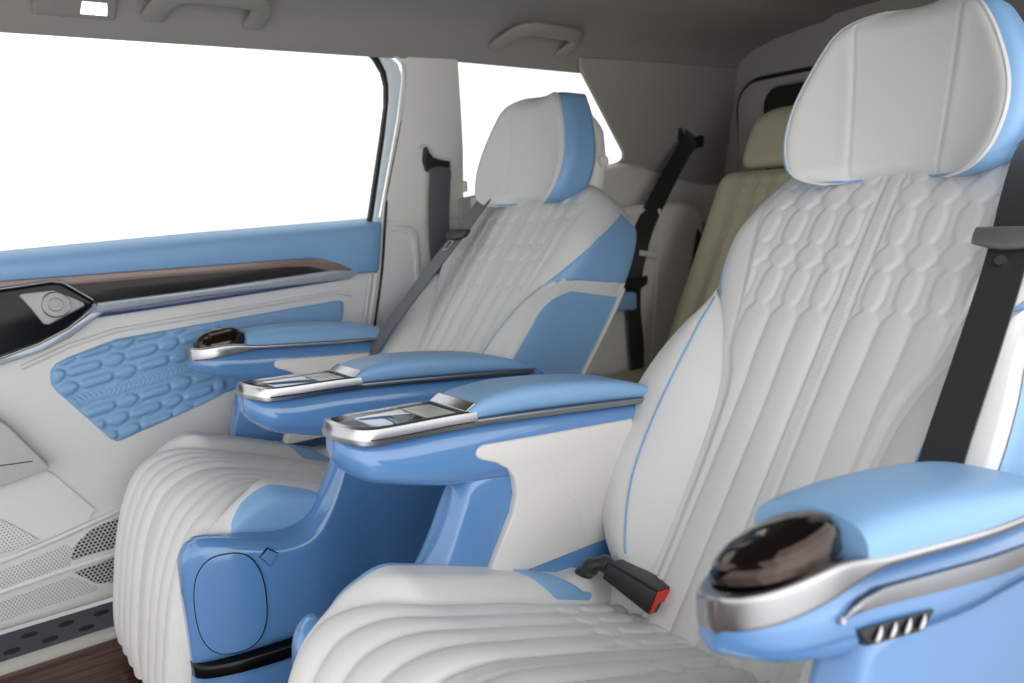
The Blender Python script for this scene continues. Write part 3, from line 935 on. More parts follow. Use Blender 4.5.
# blue shoulder ledge with a soft rounded top, running up to the glass
rings = []
for i in range(81):
    f = i / 80
    x = -0.5 + (0.884 + 0.5) * f
    zf = lerp([(-0.5, -0.060), (0.11, -0.034), (0.46, -0.018), (0.89, -0.003)], x)
    zbot = -0.074 if x < 0.70 else -0.074 - 0.042 * smooth01((x - 0.70) / 0.10)
    endr = max(0, (x - 0.862) / 0.022); yo = 0.010 * endr ** 2
    yf = 0.728 + yo
    zt = zf + 0.016
    ring = [(yf + 0.006, zbot), (yf, zbot + 0.006), (yf, (zbot + zf) / 2), (yf, zf - 0.012), (yf + 0.003, zf - 0.003), (yf + 0.012, zf + 0.004), (yf + 0.03, zf + 0.010), (0.79, zt), (0.80, zt - 0.01), (0.80, zbot)]
    sk = [x - (0.018 if x > 0.8 else 0.0) * max(0, (zf - z) / 0.11) * smooth01((x - 0.7) / 0.15) for y, z in ring]
    rings.append([Vector((xx, y, z)) for xx, (y, z) in zip(sk, ring)])
MB().loft(rings).build('shoulder_ledge', 'blue', door, sharp=50)['label'] = 'blue leather ledge under the window'


def doorprism(P, y, thick, name, mt, parent, bevel=0.0, label=None):
    o = MB().prism([Vector((x, y, z)) for x, z in P], [Vector((x, y + thick, z)) for x, z in P]).build(name, mt, parent, bevel=bevel)
    if label: o['label'] = label
    return o


# wood blade with bronze upper bevel, silver strip, navy strip
top = [(-0.5, -0.068), (0.11, -0.071), (0.457, -0.071), (0.66, -0.0705), (0.71, -0.073), (0.75, -0.083), (0.794, -0.104)]
mid = [(-0.5, -0.082), (0.11, -0.084), (0.457, -0.084), (0.64, -0.083), (0.69, -0.086), (0.735, -0.099), (0.775, -0.108)]
low = [(-0.5, -0.135), (0.249, -0.126), (0.452, -0.118), (0.744, -0.103), (0.794, -0.108)]
doorprism([(x, z) for x, z in top] + [(x, z - 0.004) for x, z in reversed(mid)], 0.727, 0.03, 'bronze_bevel', 'woodedge', door, 0.002)
doorprism([(x, z) for x, z in mid] + [(x, z) for x, z in reversed(low)], 0.7295, 0.03, 'wood_trim', 'wood', door, 0.002, 'long dark wood inlay')
s1 = [(-0.5, -0.134), (0.249, -0.126), (0.452, -0.118), (0.744, -0.102), (0.794, -0.107), (0.808, -0.113)]
s2 = [(-0.5, -0.155), (0.261, -0.145), (0.451, -0.133), (0.785, -0.1255)]
doorprism(s1 + list(reversed(s2)), 0.7255, 0.03, 'silver_strip', 'silverpl', door, 0.003)
s3 = [(-0.5, -0.166), (0.243, -0.156), (0.449, -0.1455), (0.766, -0.1275)]
doorprism(s2 + list(reversed(s3)), 0.734, 0.03, 'light_strip', 'navy', door, 0.002, 'dark navy light strip')
# ridge under the strip
MB().tube([Vector((x, 0.7485, z)) for x, z in ((0.12, -0.235), (0.20, -0.205), (0.283, -0.186), (0.447, -0.175), (0.762, -0.156), (0.795, -0.165))], 0.005, 8).build('edge_bead', 'door', panel)

# quilted blue insert
O = [(0.162, -0.262), (0.165, -0.248), (0.175, -0.236), (0.198, -0.226), (0.283, -0.202), (0.447, -0.192), (0.60, -0.183), (0.755, -0.174), (0.770, -0.176), (0.776, -0.186), (0.765, -0.222), (0.745, -0.255), (0.60, -0.315), (0.40, -0.372), (0.272, -0.408), (0.262, -0.409), (0.252, -0.403), (0.170, -0.288), (0.163, -0.274)]


def inside(px, pz, poly):
    c_ = False
    for (x1, z1), (x2, z2) in zip(poly, poly[1:] + poly[:1]):
        if (z1 > pz) != (z2 > pz) and px < (x2 - x1) * (pz - z1) / (z2 - z1) + x1: c_ = not c_
    return c_


def span(x, poly):
    zs = []
    for (x1, z1), (x2, z2) in zip(poly, poly[1:] + poly[:1]):
        if (x1 - x) * (x2 - x) <= 0 and abs(x1 - x2) > 1e-9: zs.append(z1 + (z2 - z1) * (x - x1) / (x2 - x1))
    return min(zs), max(zs)


def insert_h(x, z):
    """padded ovals and hexagons on a flat stitched bed, a chevron band along the middle"""
    k = 1 - smooth01((x - 0.475) / 0.012)
    zc = -0.313 + 0.16 * (x - 0.2); u = z - zc; v = x - 0.05 * (z + 0.3)
    a = abs(u)
    if a < 0.012:
        return k * (0.001 + 0.0012 * math.sin(2 * math.pi * (v + a * 0.8) / 0.009)) if a < 0.0105 else -0.001 * k
    if a > 0.105: return 0.0
    p = 0.030; c_ = (a - 0.014) / p; i_ = math.floor(c_); fu = c_ - i_ - 0.5
    per = 0.104; fv = ((v + (0.02 if i_ % 2 else 0)) / per) % 1.0
    if fv < 0.60: t = abs(fv / 0.60 * 2 - 1); w = 0.34 * max(0.0, 1 - t ** 6) ** 0.6
    else: t = abs((fv - 0.60) / 0.40 * 2 - 1); w = 0.46 * max(0.0, 1 - t ** 2.0) ** 0.75
    h = 0.0
    if w > 0.01 and abs(fu) < w: h = 0.0065 * (1 - (abs(fu) / w) ** 2.2) ** 0.6 * min(1, (1 - t) * 4 + 0.15)
    return h * k + 0.0004 * k * math.sin(u * 2200) * math.sin(v * 2200)


rows = []
NX, NZ = 210, 80
for i in range(NX + 1):
    x = 0.1632 + (0.7745 - 0.1632) * (i / NX); zl_, zh_ = span(x, O); row = []
    for j in range(NZ + 1):
        z = zl_ + (zh_ - zl_) * j / NZ
        e = min(1, min(j, NZ - j) * (zh_ - zl_) / NZ / 0.008, min(i, NX - i) / 5)
        e = math.sqrt(max(0, 1 - (1 - e) ** 2))
        row.append(Vector((x, 0.7515 - (0.008 + insert_h(x, z)) * e, z)))
    rows.append(row)
MB().grid(rows).build('quilted_insert', 'blue', door, sharp=80)['label'] = 'blue quilted leather insert'

# control bezel and tweeter at the front of the wood trim
B1 = [(-0.30, -0.080), (0.10, -0.088), (0.185, -0.081), (0.200, -0.084), (0.246, -0.120), (0.249, -0.128), (0.244, -0.134), (0.20, -0.165), (0.15, -0.187), (0.09, -0.203), (-0.30, -0.235)]
doorprism(B1, 0.7205, 0.03, 'control_bezel', 'gblack', door, 0.004)
B2 = [(-0.30, -0.074), (0.10, -0.083), (0.187, -0.0755), (0.204, -0.079), (0.252, -0.119), (0.256, -0.128), (0.250, -0.137), (0.203, -0.170), (0.152, -0.193), (0.09, -0.211), (-0.30, -0.245)]
mb = MB()
mb.tube([Vector((x, 0.7225, z)) for x, z in [(B2[i][0] * .6 + B1[i][0] * .4, B2[i][1] * .6 + B1[i][1] * .4) for i in range(len(B2))]], 0.0026, 8)
mb.build('bezel_rim', 'steel', door, sharp=60)
doorprism([(-0.30, -0.243), (0.09, -0.209), (0.152, -0.191), (0.203, -0.168), (0.262, -0.130), (0.275, -0.140), (0.205, -0.186), (0.152, -0.208), (0.09, -0.222), (-0.30, -0.262)], 0.7275, 0.03, 'silver_strip', 'silverpl', door, 0.003)
T1 = [(0.131, -0.099), (0.136, -0.096), (0.187, -0.0945), (0.194, -0.097), (0.232, -0.122), (0.233, -0.128), (0.170, -0.1565), (0.162, -0.155)]
tw = doorprism(T1, 0.7165, 0.012, 'tweeter_grille', 'tweeter', door, 0.0015)
for r, rr_ in ((0.0235, 0.0014), (0.012, 0.0007)):
    MB().tube([Vector((0.186 + r * math.cos(a) * 1.0, 0.7162, -0.1215 + r * math.sin(a))) for a in [2 * math.pi * i / 40 for i in range(40)]], rr_, 6, closed=True).build('tweeter_ring', 'steel', tw)
MB().tube([Vector((x, 0.7168, z)) for x, z in T1], 0.0012, 6, closed=True).build('tweeter_edge', 'chrome', tw)
doorprism([(-0.3, -0.10), (0.055, -0.112), (0.075, -0.150), (0.09, -0.178), (-0.3, -0.21)], 0.7185, 0.01, 'switch_pad', 'black', door, 0.003)

# map pocket, perforated lower zones, speaker grille
doorprism([(-0.4, -0.20), (-0.1, -0.24), (0.03, -0.275), (0.082, -0.330), (0.137, -0.420), (0.135, -0.427), (0.058, -0.440), (-0.4, -0.50)], 0.706, 0.05, 'map_pocket', 'greytrim', door, 0.006)
MB().tube([Vector((x, 0.7055, z)) for x, z in ((-0.3, -0.395), (0.05, -0.400), (0.112, -0.404))], 0.0012, 6).build('pocket_seam', 'chrome', door)


def doorstrip(P, off, name, mt, parent, bevel=0.0):
    yd = lambda z: lerp([(a, b_) for a, b_ in secd], z)
    # finer outline following the panel curve
    Q = []
    for (x1, z1), (x2, z2) in zip(P, P[1:] + P[:1]):
        for k in range(6): Q.append((x1 + (x2 - x1) * k / 6, z1 + (z2 - z1) * k / 6))
    xs_ = sorted(set(round(q[0], 5) for q in Q)); rows_ = []
    x_a, x_b = xs_[0] + 1e-4, xs_[-1] - 1e-4
    for i in range(41):
        x = x_a + (x_b - x_a) * i / 40; a, b_ = span(x, P)
        rows_.append([Vector((x, yd(a + (b_ - a) * j / 12) - off, a + (b_ - a) * j / 12)) for j in range(13)])
    bk = [[p + Vector((0, off + 0.004, 0)) for p in r] for r in rows_]
    mb = MB(); mb.loft([r + list(reversed(q)) for r, q in zip(rows_, bk)])
    return mb.build(name, mt, parent, sharp=60)


doorstrip([(-0.4, -0.62), (-0.4, -0.505), (0.058, -0.445), (0.135, -0.432), (0.205, -0.532), (0.20, -0.548), (0.05, -0.58)], 0.004, 'lower_facet', 'door', door)
doorstrip([(-0.4, -0.60), (-0.4, -0.50), (0.0, -0.495), (0.03, -0.50), (0.055, -0.512), (0.105, -0.562), (0.04, -0.574)], 0.0075, 'perforated_zone', 'perf', door)
doorstrip([(-0.4, -0.680), (-0.4, -0.645), (0.039, -0.605), (0.15, -0.586), (0.16, -0.60), (0.148, -0.625), (0.155, -0.638), (0.032, -0.652)], 0.0015, 'perforated_zone', 'perf', door)
doorstrip([(-0.4, -0.72), (-0.4, -0.70), (0.032, -0.664), (0.15, -0.653), (0.19, -0.69), (0.19, -0.698)], 0.0015, 'perforated_zone', 'perf', door)
g1 = doorstrip([(0.153, -0.620), (0.154, -0.605), (0.164, -0.590), (0.195, -0.568), (0.235, -0.560), (0.30, -0.552), (0.34, -0.58), (0.35, -0.612), (0.24, -0.617)], 0.003, 'speaker_grille', 'grille', door)
g2 = doorstrip([(0.154, -0.647), (0.23, -0.638), (0.35, -0.632), (0.34, -0.66), (0.30, -0.688), (0.24, -0.695), (0.191, -0.683)], 0.003, 'speaker_grille', 'grille', door)
for tabx in ([(-0.4, -0.640), (0.039, -0.587), (0.24, -0.548), (0.40, -0.520)], [(-0.4, -0.680), (0.032, -0.646), (0.15, -0.636), (0.36, -0.624)]):
    yd = lambda z: lerp([(a, b_) for a, b_ in secd], z)
    pp, _ = spline([(x, yd(z) + 0.001, z) for x, z in tabx], 30)
    MB().tube(pp, 0.007, 8).build('moulded_rib', 'door', panel)

# window frame of the door: painted strip, black seal
fo = [(0.872, 0.372), (0.895, 0.364), (0.915, 0.352), (0.925, 0.332), (0.9265, 0.318), (0.919, 0.232), (0.889, 0.052), (0.880, 0.0)]
fi = [(0.858, 0.372), (0.870, 0.358), (0.886, 0.334), (0.894, 0.305), (0.896, 0.273), (0.890, 0.20), (0.869, 0.02), (0.866, 0.0)]
bi = [(0.838, 0.372), (0.858, 0.355), (0.876, 0.332), (0.886, 0.304), (0.888, 0.262), (0.880, 0.19), (0.858, 0.019), (0.855, 0.0)]
wallprism(fo + list(reversed(fi)), 0.004, 0.03).build('window_frame', 'frame', door, bevel=0.003)['label'] = 'pale painted window frame'
wallprism([(x - 0.0005, z) for x, z in fi] + list(reversed(bi)), 0.006, 0.014).build('window_seal', 'rubber', door, bevel=0.002)
wallprism([(-0.5, 0.40), (0.9, 0.40), (0.90, 0.374), (-0.5, 0.372)], 0.01, 0.03).build('window_frame', 'frame', door)
# weather strip between door and pillar
pp = [(0.885, 0.372), (0.905, 0.364), (0.922, 0.350), (0.930, 0.322), (0.9225, 0.232), (0.8925, 0.052), (0.872, -0.113), (0.842, -0.24), (0.779, -0.5), (0.724, -0.74)]
sp_, _ = spline([(x + 0.002, tumble(z) + 0.002, z) for x, z in pp], 60)
MB().tube(sp_, 0.0022, 8).build('weather_strip', 'white_plastic', door)
sp_, _ = spline([(x + 0.008, tumble(z) + 0.006, z) for x, z in pp[4:]], 60)
MB().tube(sp_, 0.0055, 8).build('door_gap_seal', 'rubber', door)
sp_, _ = spline([(x + 0.0075, tumble(z) + 0.001, z) for x, z in pp[:6]], 40)
MB().tube(sp_, 0.0014, 8).build('weather_strip', 'white_plastic', door)
# door glass
w1 = wallprism([(-0.5, 0.395), (0.88, 0.395), (0.88, 0.30), (0.86, -0.02), (-0.5, -0.05)], 0.034, 0.004).build('window_1', 'pane', flat=True)
structure(w1, 'clear side glass above the blue door ledge')

# ---- pillar, quarter panel
pil_out = [(0.930, 0.372), (0.935, 0.32), (0.928, 0.232), (0.899, 0.052), (0.891, 0.002), (1.060, -0.004), (1.128, -0.002), (1.120, 0.06), (1.108, 0.17), (1.092, 0.27), (1.071, 0.385), (0.93, 0.385)]
mb = wallprism(pil_out, 0.0, 0.025)
pil = structure(mb.build('trim_1', 'pillar', bevel=0.006), 'upper pillar trim between the two side windows')
MB().box((1.118, tumble(0.075) - 0.002, 0.080), (0.012, 0.014, 0.028)).build('coat_hook', 'pillar', pil, bevel=0.004)
# belt outlet recess with lip on the pillar
pp, _ = spline([(x, tumble(z) - 0.001, z) for x, z in ((0.972, 0.172), (0.992, 0.176), (1.006, 0.168), (1.022, 0.153), (1.05, 0.146), (1.068, 0.143), (1.075, 0.125), (1.072, 0.10))], 30)
MB().tube(pp, 0.004, 8).build('belt_outlet_rim', 'pillar', pil)
low_out = [(0.893, 0.014), (0.868, -0.113), (0.846, -0.24), (0.783, -0.5), (0.728, -0.74), (1.30, -0.74), (1.30, 0.012), (1.06, 0.014)]
mb = wallprism(low_out, 0.004, 0.03)
lp = structure(mb.build('trim_2', 'door', bevel=0.004), 'pale lower pillar trim behind the door edge')
MB().prism([Vector((x, 0.741, z)) for x, z in ((0.915, -0.010), (0.965, -0.012), (0.985, -0.03), (0.985, -0.20), (0.965, -0.26), (0.955, -0.26), (0.968, -0.19), (0.968, -0.045), (0.955, -0.028), (0.915, -0.022))],
           [Vector((x, 0.75, z)) for x, z in ((0.915, -0.010), (0.965, -0.012), (0.985, -0.03), (0.985, -0.20), (0.965, -0.26), (0.955, -0.26), (0.968, -0.19), (0.968, -0.045), (0.955, -0.028), (0.915, -0.022))]).build('moulded_edge', 'door', lp, bevel=0.004)
# quarter panel with the raked window opening
qp = [(1.09, 0.05), (1.30, 0.085), (1.573, 0.128), (1.625, 0.138), (1.642, 0.15), (1.640, 0.165), (1.474, 0.334), (1.440, 0.368), (1.43, 0.40), (2.10, 0.42), (2.10, -0.20), (1.09, -0.20)]
mb = wallprism(qp, -0.028, 0.014)
structure(mb.build('wall_left', 'quarter', bevel=0.006), 'grey quarter panel trim behind the rear side window')
w2 = wallprism([(1.06, 0.395), (1.46, 0.395), (1.66, 0.14), (1.1, 0.03)], 0.024, 0.004).build('window_2', 'pane', flat=True)
structure(w2, 'small raked rear quarter glass behind the far headrest')
mb = MB()  # unseen near body side, added to block light from the rear cabin
for P in ([(1.30, -0.74), (1.30, 0.05), (1.573, 0.12), (1.642, 0.15), (1.474, 0.334), (1.42, 0.37), (1.42, 0.43), (2.10, 0.43), (2.10, -0.74)],):
    mb.prism([Vector((x, -tumble(z), z)) for x, z in P], [Vector((x, -tumble(z) - 0.02, z)) for x, z in P])
structure(mb.build('shade_wall_right', 'quarter'), 'unseen grey body side added behind the near door to darken the rear')
# ledge under the quarter glass
rings = []
for i in range(21):
    x = 1.12 + 0.95 * i / 20; z = 0.052 + 0.085 * smooth01((x - 1.10) / 0.55) - 0.055 * smooth01((x - 1.62) / 0.4)
    y = tumble(z) - 0.028
    rings.append([Vector((x, y + a, z + b_)) for a, b_ in ((0.02, 0.0), (-0.012, -0.004), (-0.03, -0.02), (-0.036, -0.05), (-0.036, -0.13), (0.02, -0.13))])
structure(MB().loft(rings).build('trim_3', 'arch', sharp=50, subsurf=0), 'pale ledge below the quarter glass')
# wheel-arch side trim
ar = [(1.30, -0.76), (1.30, -0.10), (1.50, -0.02), (1.60, 0.012), (1.80, 0.020), (1.86, -0.005), (1.88, -0.05), (1.84, -0.20), (1.76, -0.40), (1.76, -0.76)]
mb = MB(); mb.prism([Vector((x, 0.58, z)) for x, z in ar], [Vector((x, 0.74, z)) for x, z in ar])
at = structure(mb.build('trim_4', 'arch', bevel=0.02, seg=4), 'pale moulded wheel-arch trim beside the rear bench')
mb = MB(); P = [(1.84, -0.06), (1.875, -0.10), (1.87, -0.19), (1.80, -0.34), (1.775, -0.33), (1.80, -0.20)]
mb.prism([Vector((x, 0.574, z)) for x, z in P], [Vector((x, 0.60, z)) for x, z in P]); mb.build('armrest_recess', 'black', at, bevel=0.006)
mb = MB(); mb.box((1.825, 0.570, -0.15), (0.03, 0.012, 0.022)); mb.build('latch', 'black', at, bevel=0.003)
MB().tube([Vector((1.675, 0.578, 0.0)), Vector((1.665, 0.577, -0.12)), Vector((1.648, 0.577, -0.30)), Vector((1.63, 0.577, -0.45))], 0.005, 8).build('edge_bead', 'arch', at)
# rear wall with the tailgate window
mb = MB()
hp = [(0.80, -0.76), (-0.80, -0.76), (-0.80, 0.56), (0.80, 0.56)]
mb.prism([Vector((2.08, y, z)) for y, z in hp], [Vector((2.12, y, z)) for y, z in hp])
rw = structure(mb.build('wall_rear', 'quarter'), 'dark tailgate trim behind the rear bench')


def gate(y0, z0, z1, r):
    p = []
    for cy, cz, a0 in ((y0 - r, z1 - r, 0), (-y0 + r, z1 - r, 90), (-y0 + r, z0 + r, 180), (y0 - r, z0 + r, 270)):
        for i in range(9):
            a = math.radians(a0 + 90 * i / 8); p.append((cy + r * math.cos(a), cz + r * math.sin(a)))
    return p


mb = MB(); P = gate(0.600, -0.05, 0.368, 0.08)
mb.tube([Vector((2.066, y, z)) for y, z in P], 0.008, 8, closed=True).build('tailgate_seal', 'rubber', rw)
mb = MB(); Q = gate(0.594, -0.04, 0.362, 0.075); Q2 = gate(0.50, 0.06, 0.335, 0.05)
mb.grid([[Vector((2.062, y, z)) for y, z in Q], [Vector((2.042, y * 0.9 + q * 0.1, z * 0.9 + w_ * 0.1)) for (y, z), (q, w_) in zip(Q, Q2)], [Vector((2.040, y * 0.2 + q * 0.8, z * 0.2 + w_ * 0.8)) for (y, z), (q, w_) in zip(Q, Q2)], [Vector((2.052, q, w_)) for q, w_ in Q2]], cb=True)
mb.build('tailgate_frame', 'quarter', rw, sharp=50)
mb = MB(); mb.prism([Vector((2.050, y, z)) for y, z in Q2], [Vector((2.060, y, z)) for y, z in Q2])
structure(mb.build('window_3', 'tint', sharp=50), 'dark tailgate window behind the rear bench')

# ---- floor trim: slotted plate and steel sill strip
mb = MB(); mb.prism([Vector((-0.6, 0.742, -0.732)), Vector((1.2, 0.742, -0.732)), Vector((1.2, 0.690, -0.764)), Vector((-0.6, 0.690, -0.764))],
                    [Vector((-0.6, 0.742, -0.770)), Vector((1.2, 0.742, -0.770)), Vector((1.2, 0.690, -0.770)), Vector((-0.6, 0.690, -0.770))])
pl = structure(mb.build('trim_5', 'rail'), 'dark slotted metal plate along the foot of the door')
for i in range(14):
    for row in (0, 1):
        cx = -0.12 + 0.062 * i + (0.031 if row else 0); f = 0.30 if row else 0.68
        cy = 0.690 + 0.052 * f; cz = -0.764 + 0.032 * f + 0.0006
        mb = MB(); ring = []
        P = []
        for k in range(20):
            a = 2 * math.pi * k / 20; dx = 0.014 * (abs(math.cos(a)) ** 0.8) * (1 if math.cos(a) > 0 else -1); dv = 0.0055 * math.sin(a)
            P.append((cx + dx, cy + dv * 0.85, cz + dv * 0.52))
        mb.prism([Vector(p) for p in P], [Vector((x, y, z - 0.002)) for x, y, z in P])
        mb.build('slot', 'rubber', pl)
mb = MB(); mb.prism([Vector((-0.6, y, z)) for y, z in ((0.692, -0.762), (0.672, -0.764), (0.666, -0.770), (0.666, -0.776), (0.692, -0.776))],
                    [Vector((1.2, y, z)) for y, z in ((0.692, -0.762), (0.672, -0.764), (0.666, -0.770), (0.666, -0.776), (0.692, -0.776))])
structure(mb.build('trim_6', 'sill'), 'brushed steel strip between wood floor and slotted plate')


# ------------------------------------------------------------------ ceiling fittings
def ceil_pt(x, t, drop=0.0):
    """t: 0 at the roof edge, growing up the cove"""
    d = lerp(edge, x) - 0.360
    tab = [(0.0, 0.648, 0.362), (0.03, 0.632, 0.385), (0.062, 0.61, 0.408), (0.105, 0.575, 0.432), (0.163, 0.52, 0.450), (0.245, 0.44, 0.463)]
    y = sm([(a, b_) for a, b_, c_ in tab], t); z = sm([(a, c_) for a, b_, c_ in tab], t)
    y2 = sm([(a, b_) for a, b_, c_ in tab], t + 0.005); z2 = sm([(a, c_) for a, b_, c_ in tab], t + 0.005)
    nrm = Vector((0, -(z2 - z), (y2 - y))); nrm = Vector((0, -abs(nrm.y), -abs(nrm.z))).normalized()
    return Vector((x, y, z + d)) + nrm * drop


def grab_handle(x0, x1, ta, tb, label):
    root_ = empty('grab_handle', ceil_pt((x0 + x1) / 2, ta), label, 'grab handle', 'grab handles on the headliner')
    L_ = x1 - x0
    path = [(x0 + 0.012, ta, 0.004), (x0 + 0.018, ta + 0.030, 0.016), (x0 + 0.030, tb - 0.030, 0.024), (x0 + 0.048, tb - 0.008, 0.027), (x0 + 0.075, tb + 0.002, 0.029), (x0 + L_ * 0.5, tb + 0.003, 0.030),
            (x1 - 0.065, tb - 0.002, 0.029), (x1 - 0.036, tb - 0.012, 0.027), (x1 - 0.020, tb - 0.034, 0.024), (x1 - 0.017, ta + 0.030, 0.016), (x1 - 0.018, ta, 0.004)]
    pts, _ = spline([ceil_pt(*p) for p in path], 60); rings = []
    for i, p in enumerate(pts):
        a, b_ = pts[max(0, i - 1)], pts[min(59, i + 1)]; t = (b_ - a).normalized()
        nrm = Vector((0, -0.7, -0.7)); nrm = (nrm - t * nrm.dot(t)).normalized(); w = t.cross(nrm)
        k = 0.017 + 0.004 * (1 - math.sin(math.pi * i / 59)); 
        rings.append([p + w * k * math.cos(2 * math.pi * j / 16) + nrm * 0.008 * math.sin(2 * math.pi * j / 16) for j in range(16)])
    MB().loft(rings).build('grip', 'handle', root_, sharp=60)
    for xx in (x0 + 0.017, x1 - 0.018):
        mb = MB(); cc = [ceil_pt(xx + dx, ta - 0.004 + dt, 0.0) for dx, dt in ((-0.019, -0.006), (0.019, -0.006), (0.019, 0.022), (-0.019, 0.022))]
        ff = [ceil_pt(xx + dx, ta - 0.004 + dt, 0.008) for dx, dt in ((-0.016, -0.003), (0.016, -0.003), (0.016, 0.02), (-0.016, 0.02))]
        mb.prism(ff, cc); mb.build('foot', 'handle', root_, bevel=0.004)


M['handle'] = mat('handle_plastic', (142, 139, 132), 0.5)
grab_handle(0.378, 0.592, 0.046, 0.145, 'grey ceiling grab handle above the door glass, beside the dome lamp')
grab_handle(1.145, 1.385, 0.044, 0.148, 'grey ceiling grab handle above the far headrest')
dl = empty('dome_lamp', ceil_pt(0.28, 0.03), 'small lit ceiling lamp panel with switch above the door glass', 'ceiling lamp')


def coverpatch(x0, x1, t0, t1, d0, d1, nm_, mt, par, bev=0.003, inset=0.004):
    fr = [ceil_pt(x, t, d1) for x, t in ((x0 + inset, t0 + inset), (x1 - inset, t0 + inset), (x1 - inset, t1), (x0 + inset, t1))]
    bk = [ceil_pt(x, t, d0) for x, t in ((x0, t0), (x1, t0), (x1, t1 + 0.004), (x0, t1 + 0.004))]
    return MB().prism(fr, bk).build(nm_, mt, par, bevel=bev)


dp = coverpatch(0.200, 0.332, 0.030, 0.112, -0.004, 0.006, 'lamp_panel', 'handle', dl, 0.005)
coverpatch(0.222, 0.248, 0.048, 0.085, 0.004, 0.0085, 'switch', 'black', dl, 0.002, 0.001)
coverpatch(0.270, 0.318, 0.040, 0.095, 0.004, 0.0085, 'lens', 'lamp', dl, 0.002, 0.003)
coverpatch(0.226, 0.244, 0.052, 0.082, 0.006, 0.0095, 'switch_cap', 'handle', dl, 0.001, 0.001)

# ------------------------------------------------------------------ seat belts
def tongue(parent, c, along, across, out, scale=1.0, mt='black', plate=True):
    al, ac, ou = Vector(along).normalized(), Vector(across).normalized(), Vector(out).normalized()
    c = Vector(c); mb = MB(); rings = []
    for i in range(13):
        u = -1 + 2 * i / 12; w = 0.011 + 0.004 * math.cos(u * math.pi / 2); t = 0.0065 * (1 - 0.35 * u * u)
        cc = c + ac * u * 0.035 * scale - al * 0.004 * (u * u)
        rings.append([cc + al * w * scale * math.cos(2 * math.pi * j / 14) + ou * (0.004 + t * scale * math.sin(2 * math.pi * j / 14)) for j in range(14)])
    o = mb.loft(rings).build('tongue', mt, parent, sharp=60)
    if plate:
        q = c + al * 0.024 * scale + ou * 0.004
        mb = MB(); outl = [(-0.011, -0.018), (0.011, -0.018), (0.011, 0.014), (0.008, 0.018), (-0.008, 0.018), (-0.011, 0.014)]
        inn = [(-0.0055, -0.006), (0.0055, -0.006), (0.0055, 0.009), (0.004, 0.011), (-0.004, 0.011), (-0.0055, 0.009)]
        def pr(L_, d): return [q + ac * a * scale + al * b_ * scale + ou * d for a, b_ in L_]
        rows_ = [pr(outl, -0.0012), pr(outl, 0.0012), pr(inn, 0.0012), pr(inn, -0.0012)]
        mb.grid(rows_, ca=True, cb=True); mb.build('latch_plate', 'chrome', o, sharp=30)
    return o


def on_seat(seat, s, m, h):
    return seat.S(s, m, h)


# far seat belt, lying down the outer side of the far backrest
bl = empty('seat_belt', far.S(0.3, -0.2, 0.05), 'grey seat belt lying diagonally down the far seat backrest', 'seat belt')
pa = [far.S(-0.065, -0.130, -0.06), far.S(-0.038, -0.128, 0.0), far.S(0.02, -0.122, 0.030), far.S(0.08, -0.127, 0.038), far.S(0.13, -0.131, 0.042), far.S(0.23, -0.141, 0.054), far.S(0.33, -0.155, 0.062), far.S(0.43, -0.180, 0.065), far.S(0.52, -0.205, 0.058)]
wd = far.T(0, 0, 0) - far.T(0, 1, 0)
ribbon('webbing', 'web', pa, 0.052, [wd] * 9, bl)
al = (far.S(0.2, -0.138, 0.05) - far.S(0.1, -0.128, 0.04)); ou = NRM
tongue(bl, far.S(0.145, -0.132, 0.044), al, wd, ou, 1.1)
# near seat belt
bl = empty('seat_belt', near.S(0.3, -0.2, 0.05), 'black seat belt with grey tongue down the outer side of the near seat', 'seat belt')
pa = [near.S(-0.05, -0.165, -0.04), near.S(-0.02, -0.170, 0.0), near.S(0.03, -0.176, 0.032), near.S(0.10, -0.186, 0.050), near.S(0.20, -0.197, 0.056), near.S(0.32, -0.203, 0.062), near.S(0.44, -0.207, 0.066), near.S(0.54, -0.212, 0.06)]
wd = near.T(0, 1, 0) - near.T(0, 0, 0)
ribbon('webbing', 'webblack', pa, 0.041, [wd] * 8, bl)
al = (near.S(0.2, -0.19, 0.05) - near.S(0.1, -0.188, 0.05))
tg = tongue(bl, near.S(0.172, -0.194, 0.058), al, wd, NRM, 1.0, 'steel', plate=False)
M['greyplastic'] = mat('grey_plastic', (88, 88, 88), 0.4)
tg.data.materials[0] = M['greyplastic']
MB().tube([near.S(0.200, -0.194, 0.0575), near.S(0.200, -0.194, 0.0625)], 0.006, 14).build('stud', 'steel', bl, sharp=40)
mb = MB(); mb.box(near.S(-0.045, -0.175, -0.02), (0.05, 0.07, 0.03), (DIR, Vector((0, 1, 0)), NRM)); mb.build('belt_guide', 'black', bl, bevel=0.008)
# pillar belt
bl = empty('seat_belt', (1.03, 0.72, -0.2), 'grey seat belt hanging straight down the pillar beside the far seat', 'seat belt')
pa = [(1.032, 0.715, 0.140), (1.032, 0.695, 0.118), (1.034, 0.705, 0.08), (1.036, 0.722, 0.0), (1.038, 0.728, -0.12), (1.04, 0.728, -0.30), (1.04, 0.728, -0.50)]
ribbon('webbing', 'web', pa, 0.060, [(1, 0, 0)] * 7, bl, curl=-0.003)
P = [(0.990, 0.172), (0.995, 0.174), (1.001, 0.160), (1.014, 0.148), (1.034, 0.143), (1.062, 0.140), (1.064, 0.114), (1.000, 0.116), (0.989, 0.140)]
mb = MB(); mb.prism([Vector((x, tumble(z) - 0.014, z)) for x, z in P], [Vector((x, tumble(z) + 0.01, z)) for x, z in P])
mb.build('belt_guide', 'black', bl, bevel=0.003)
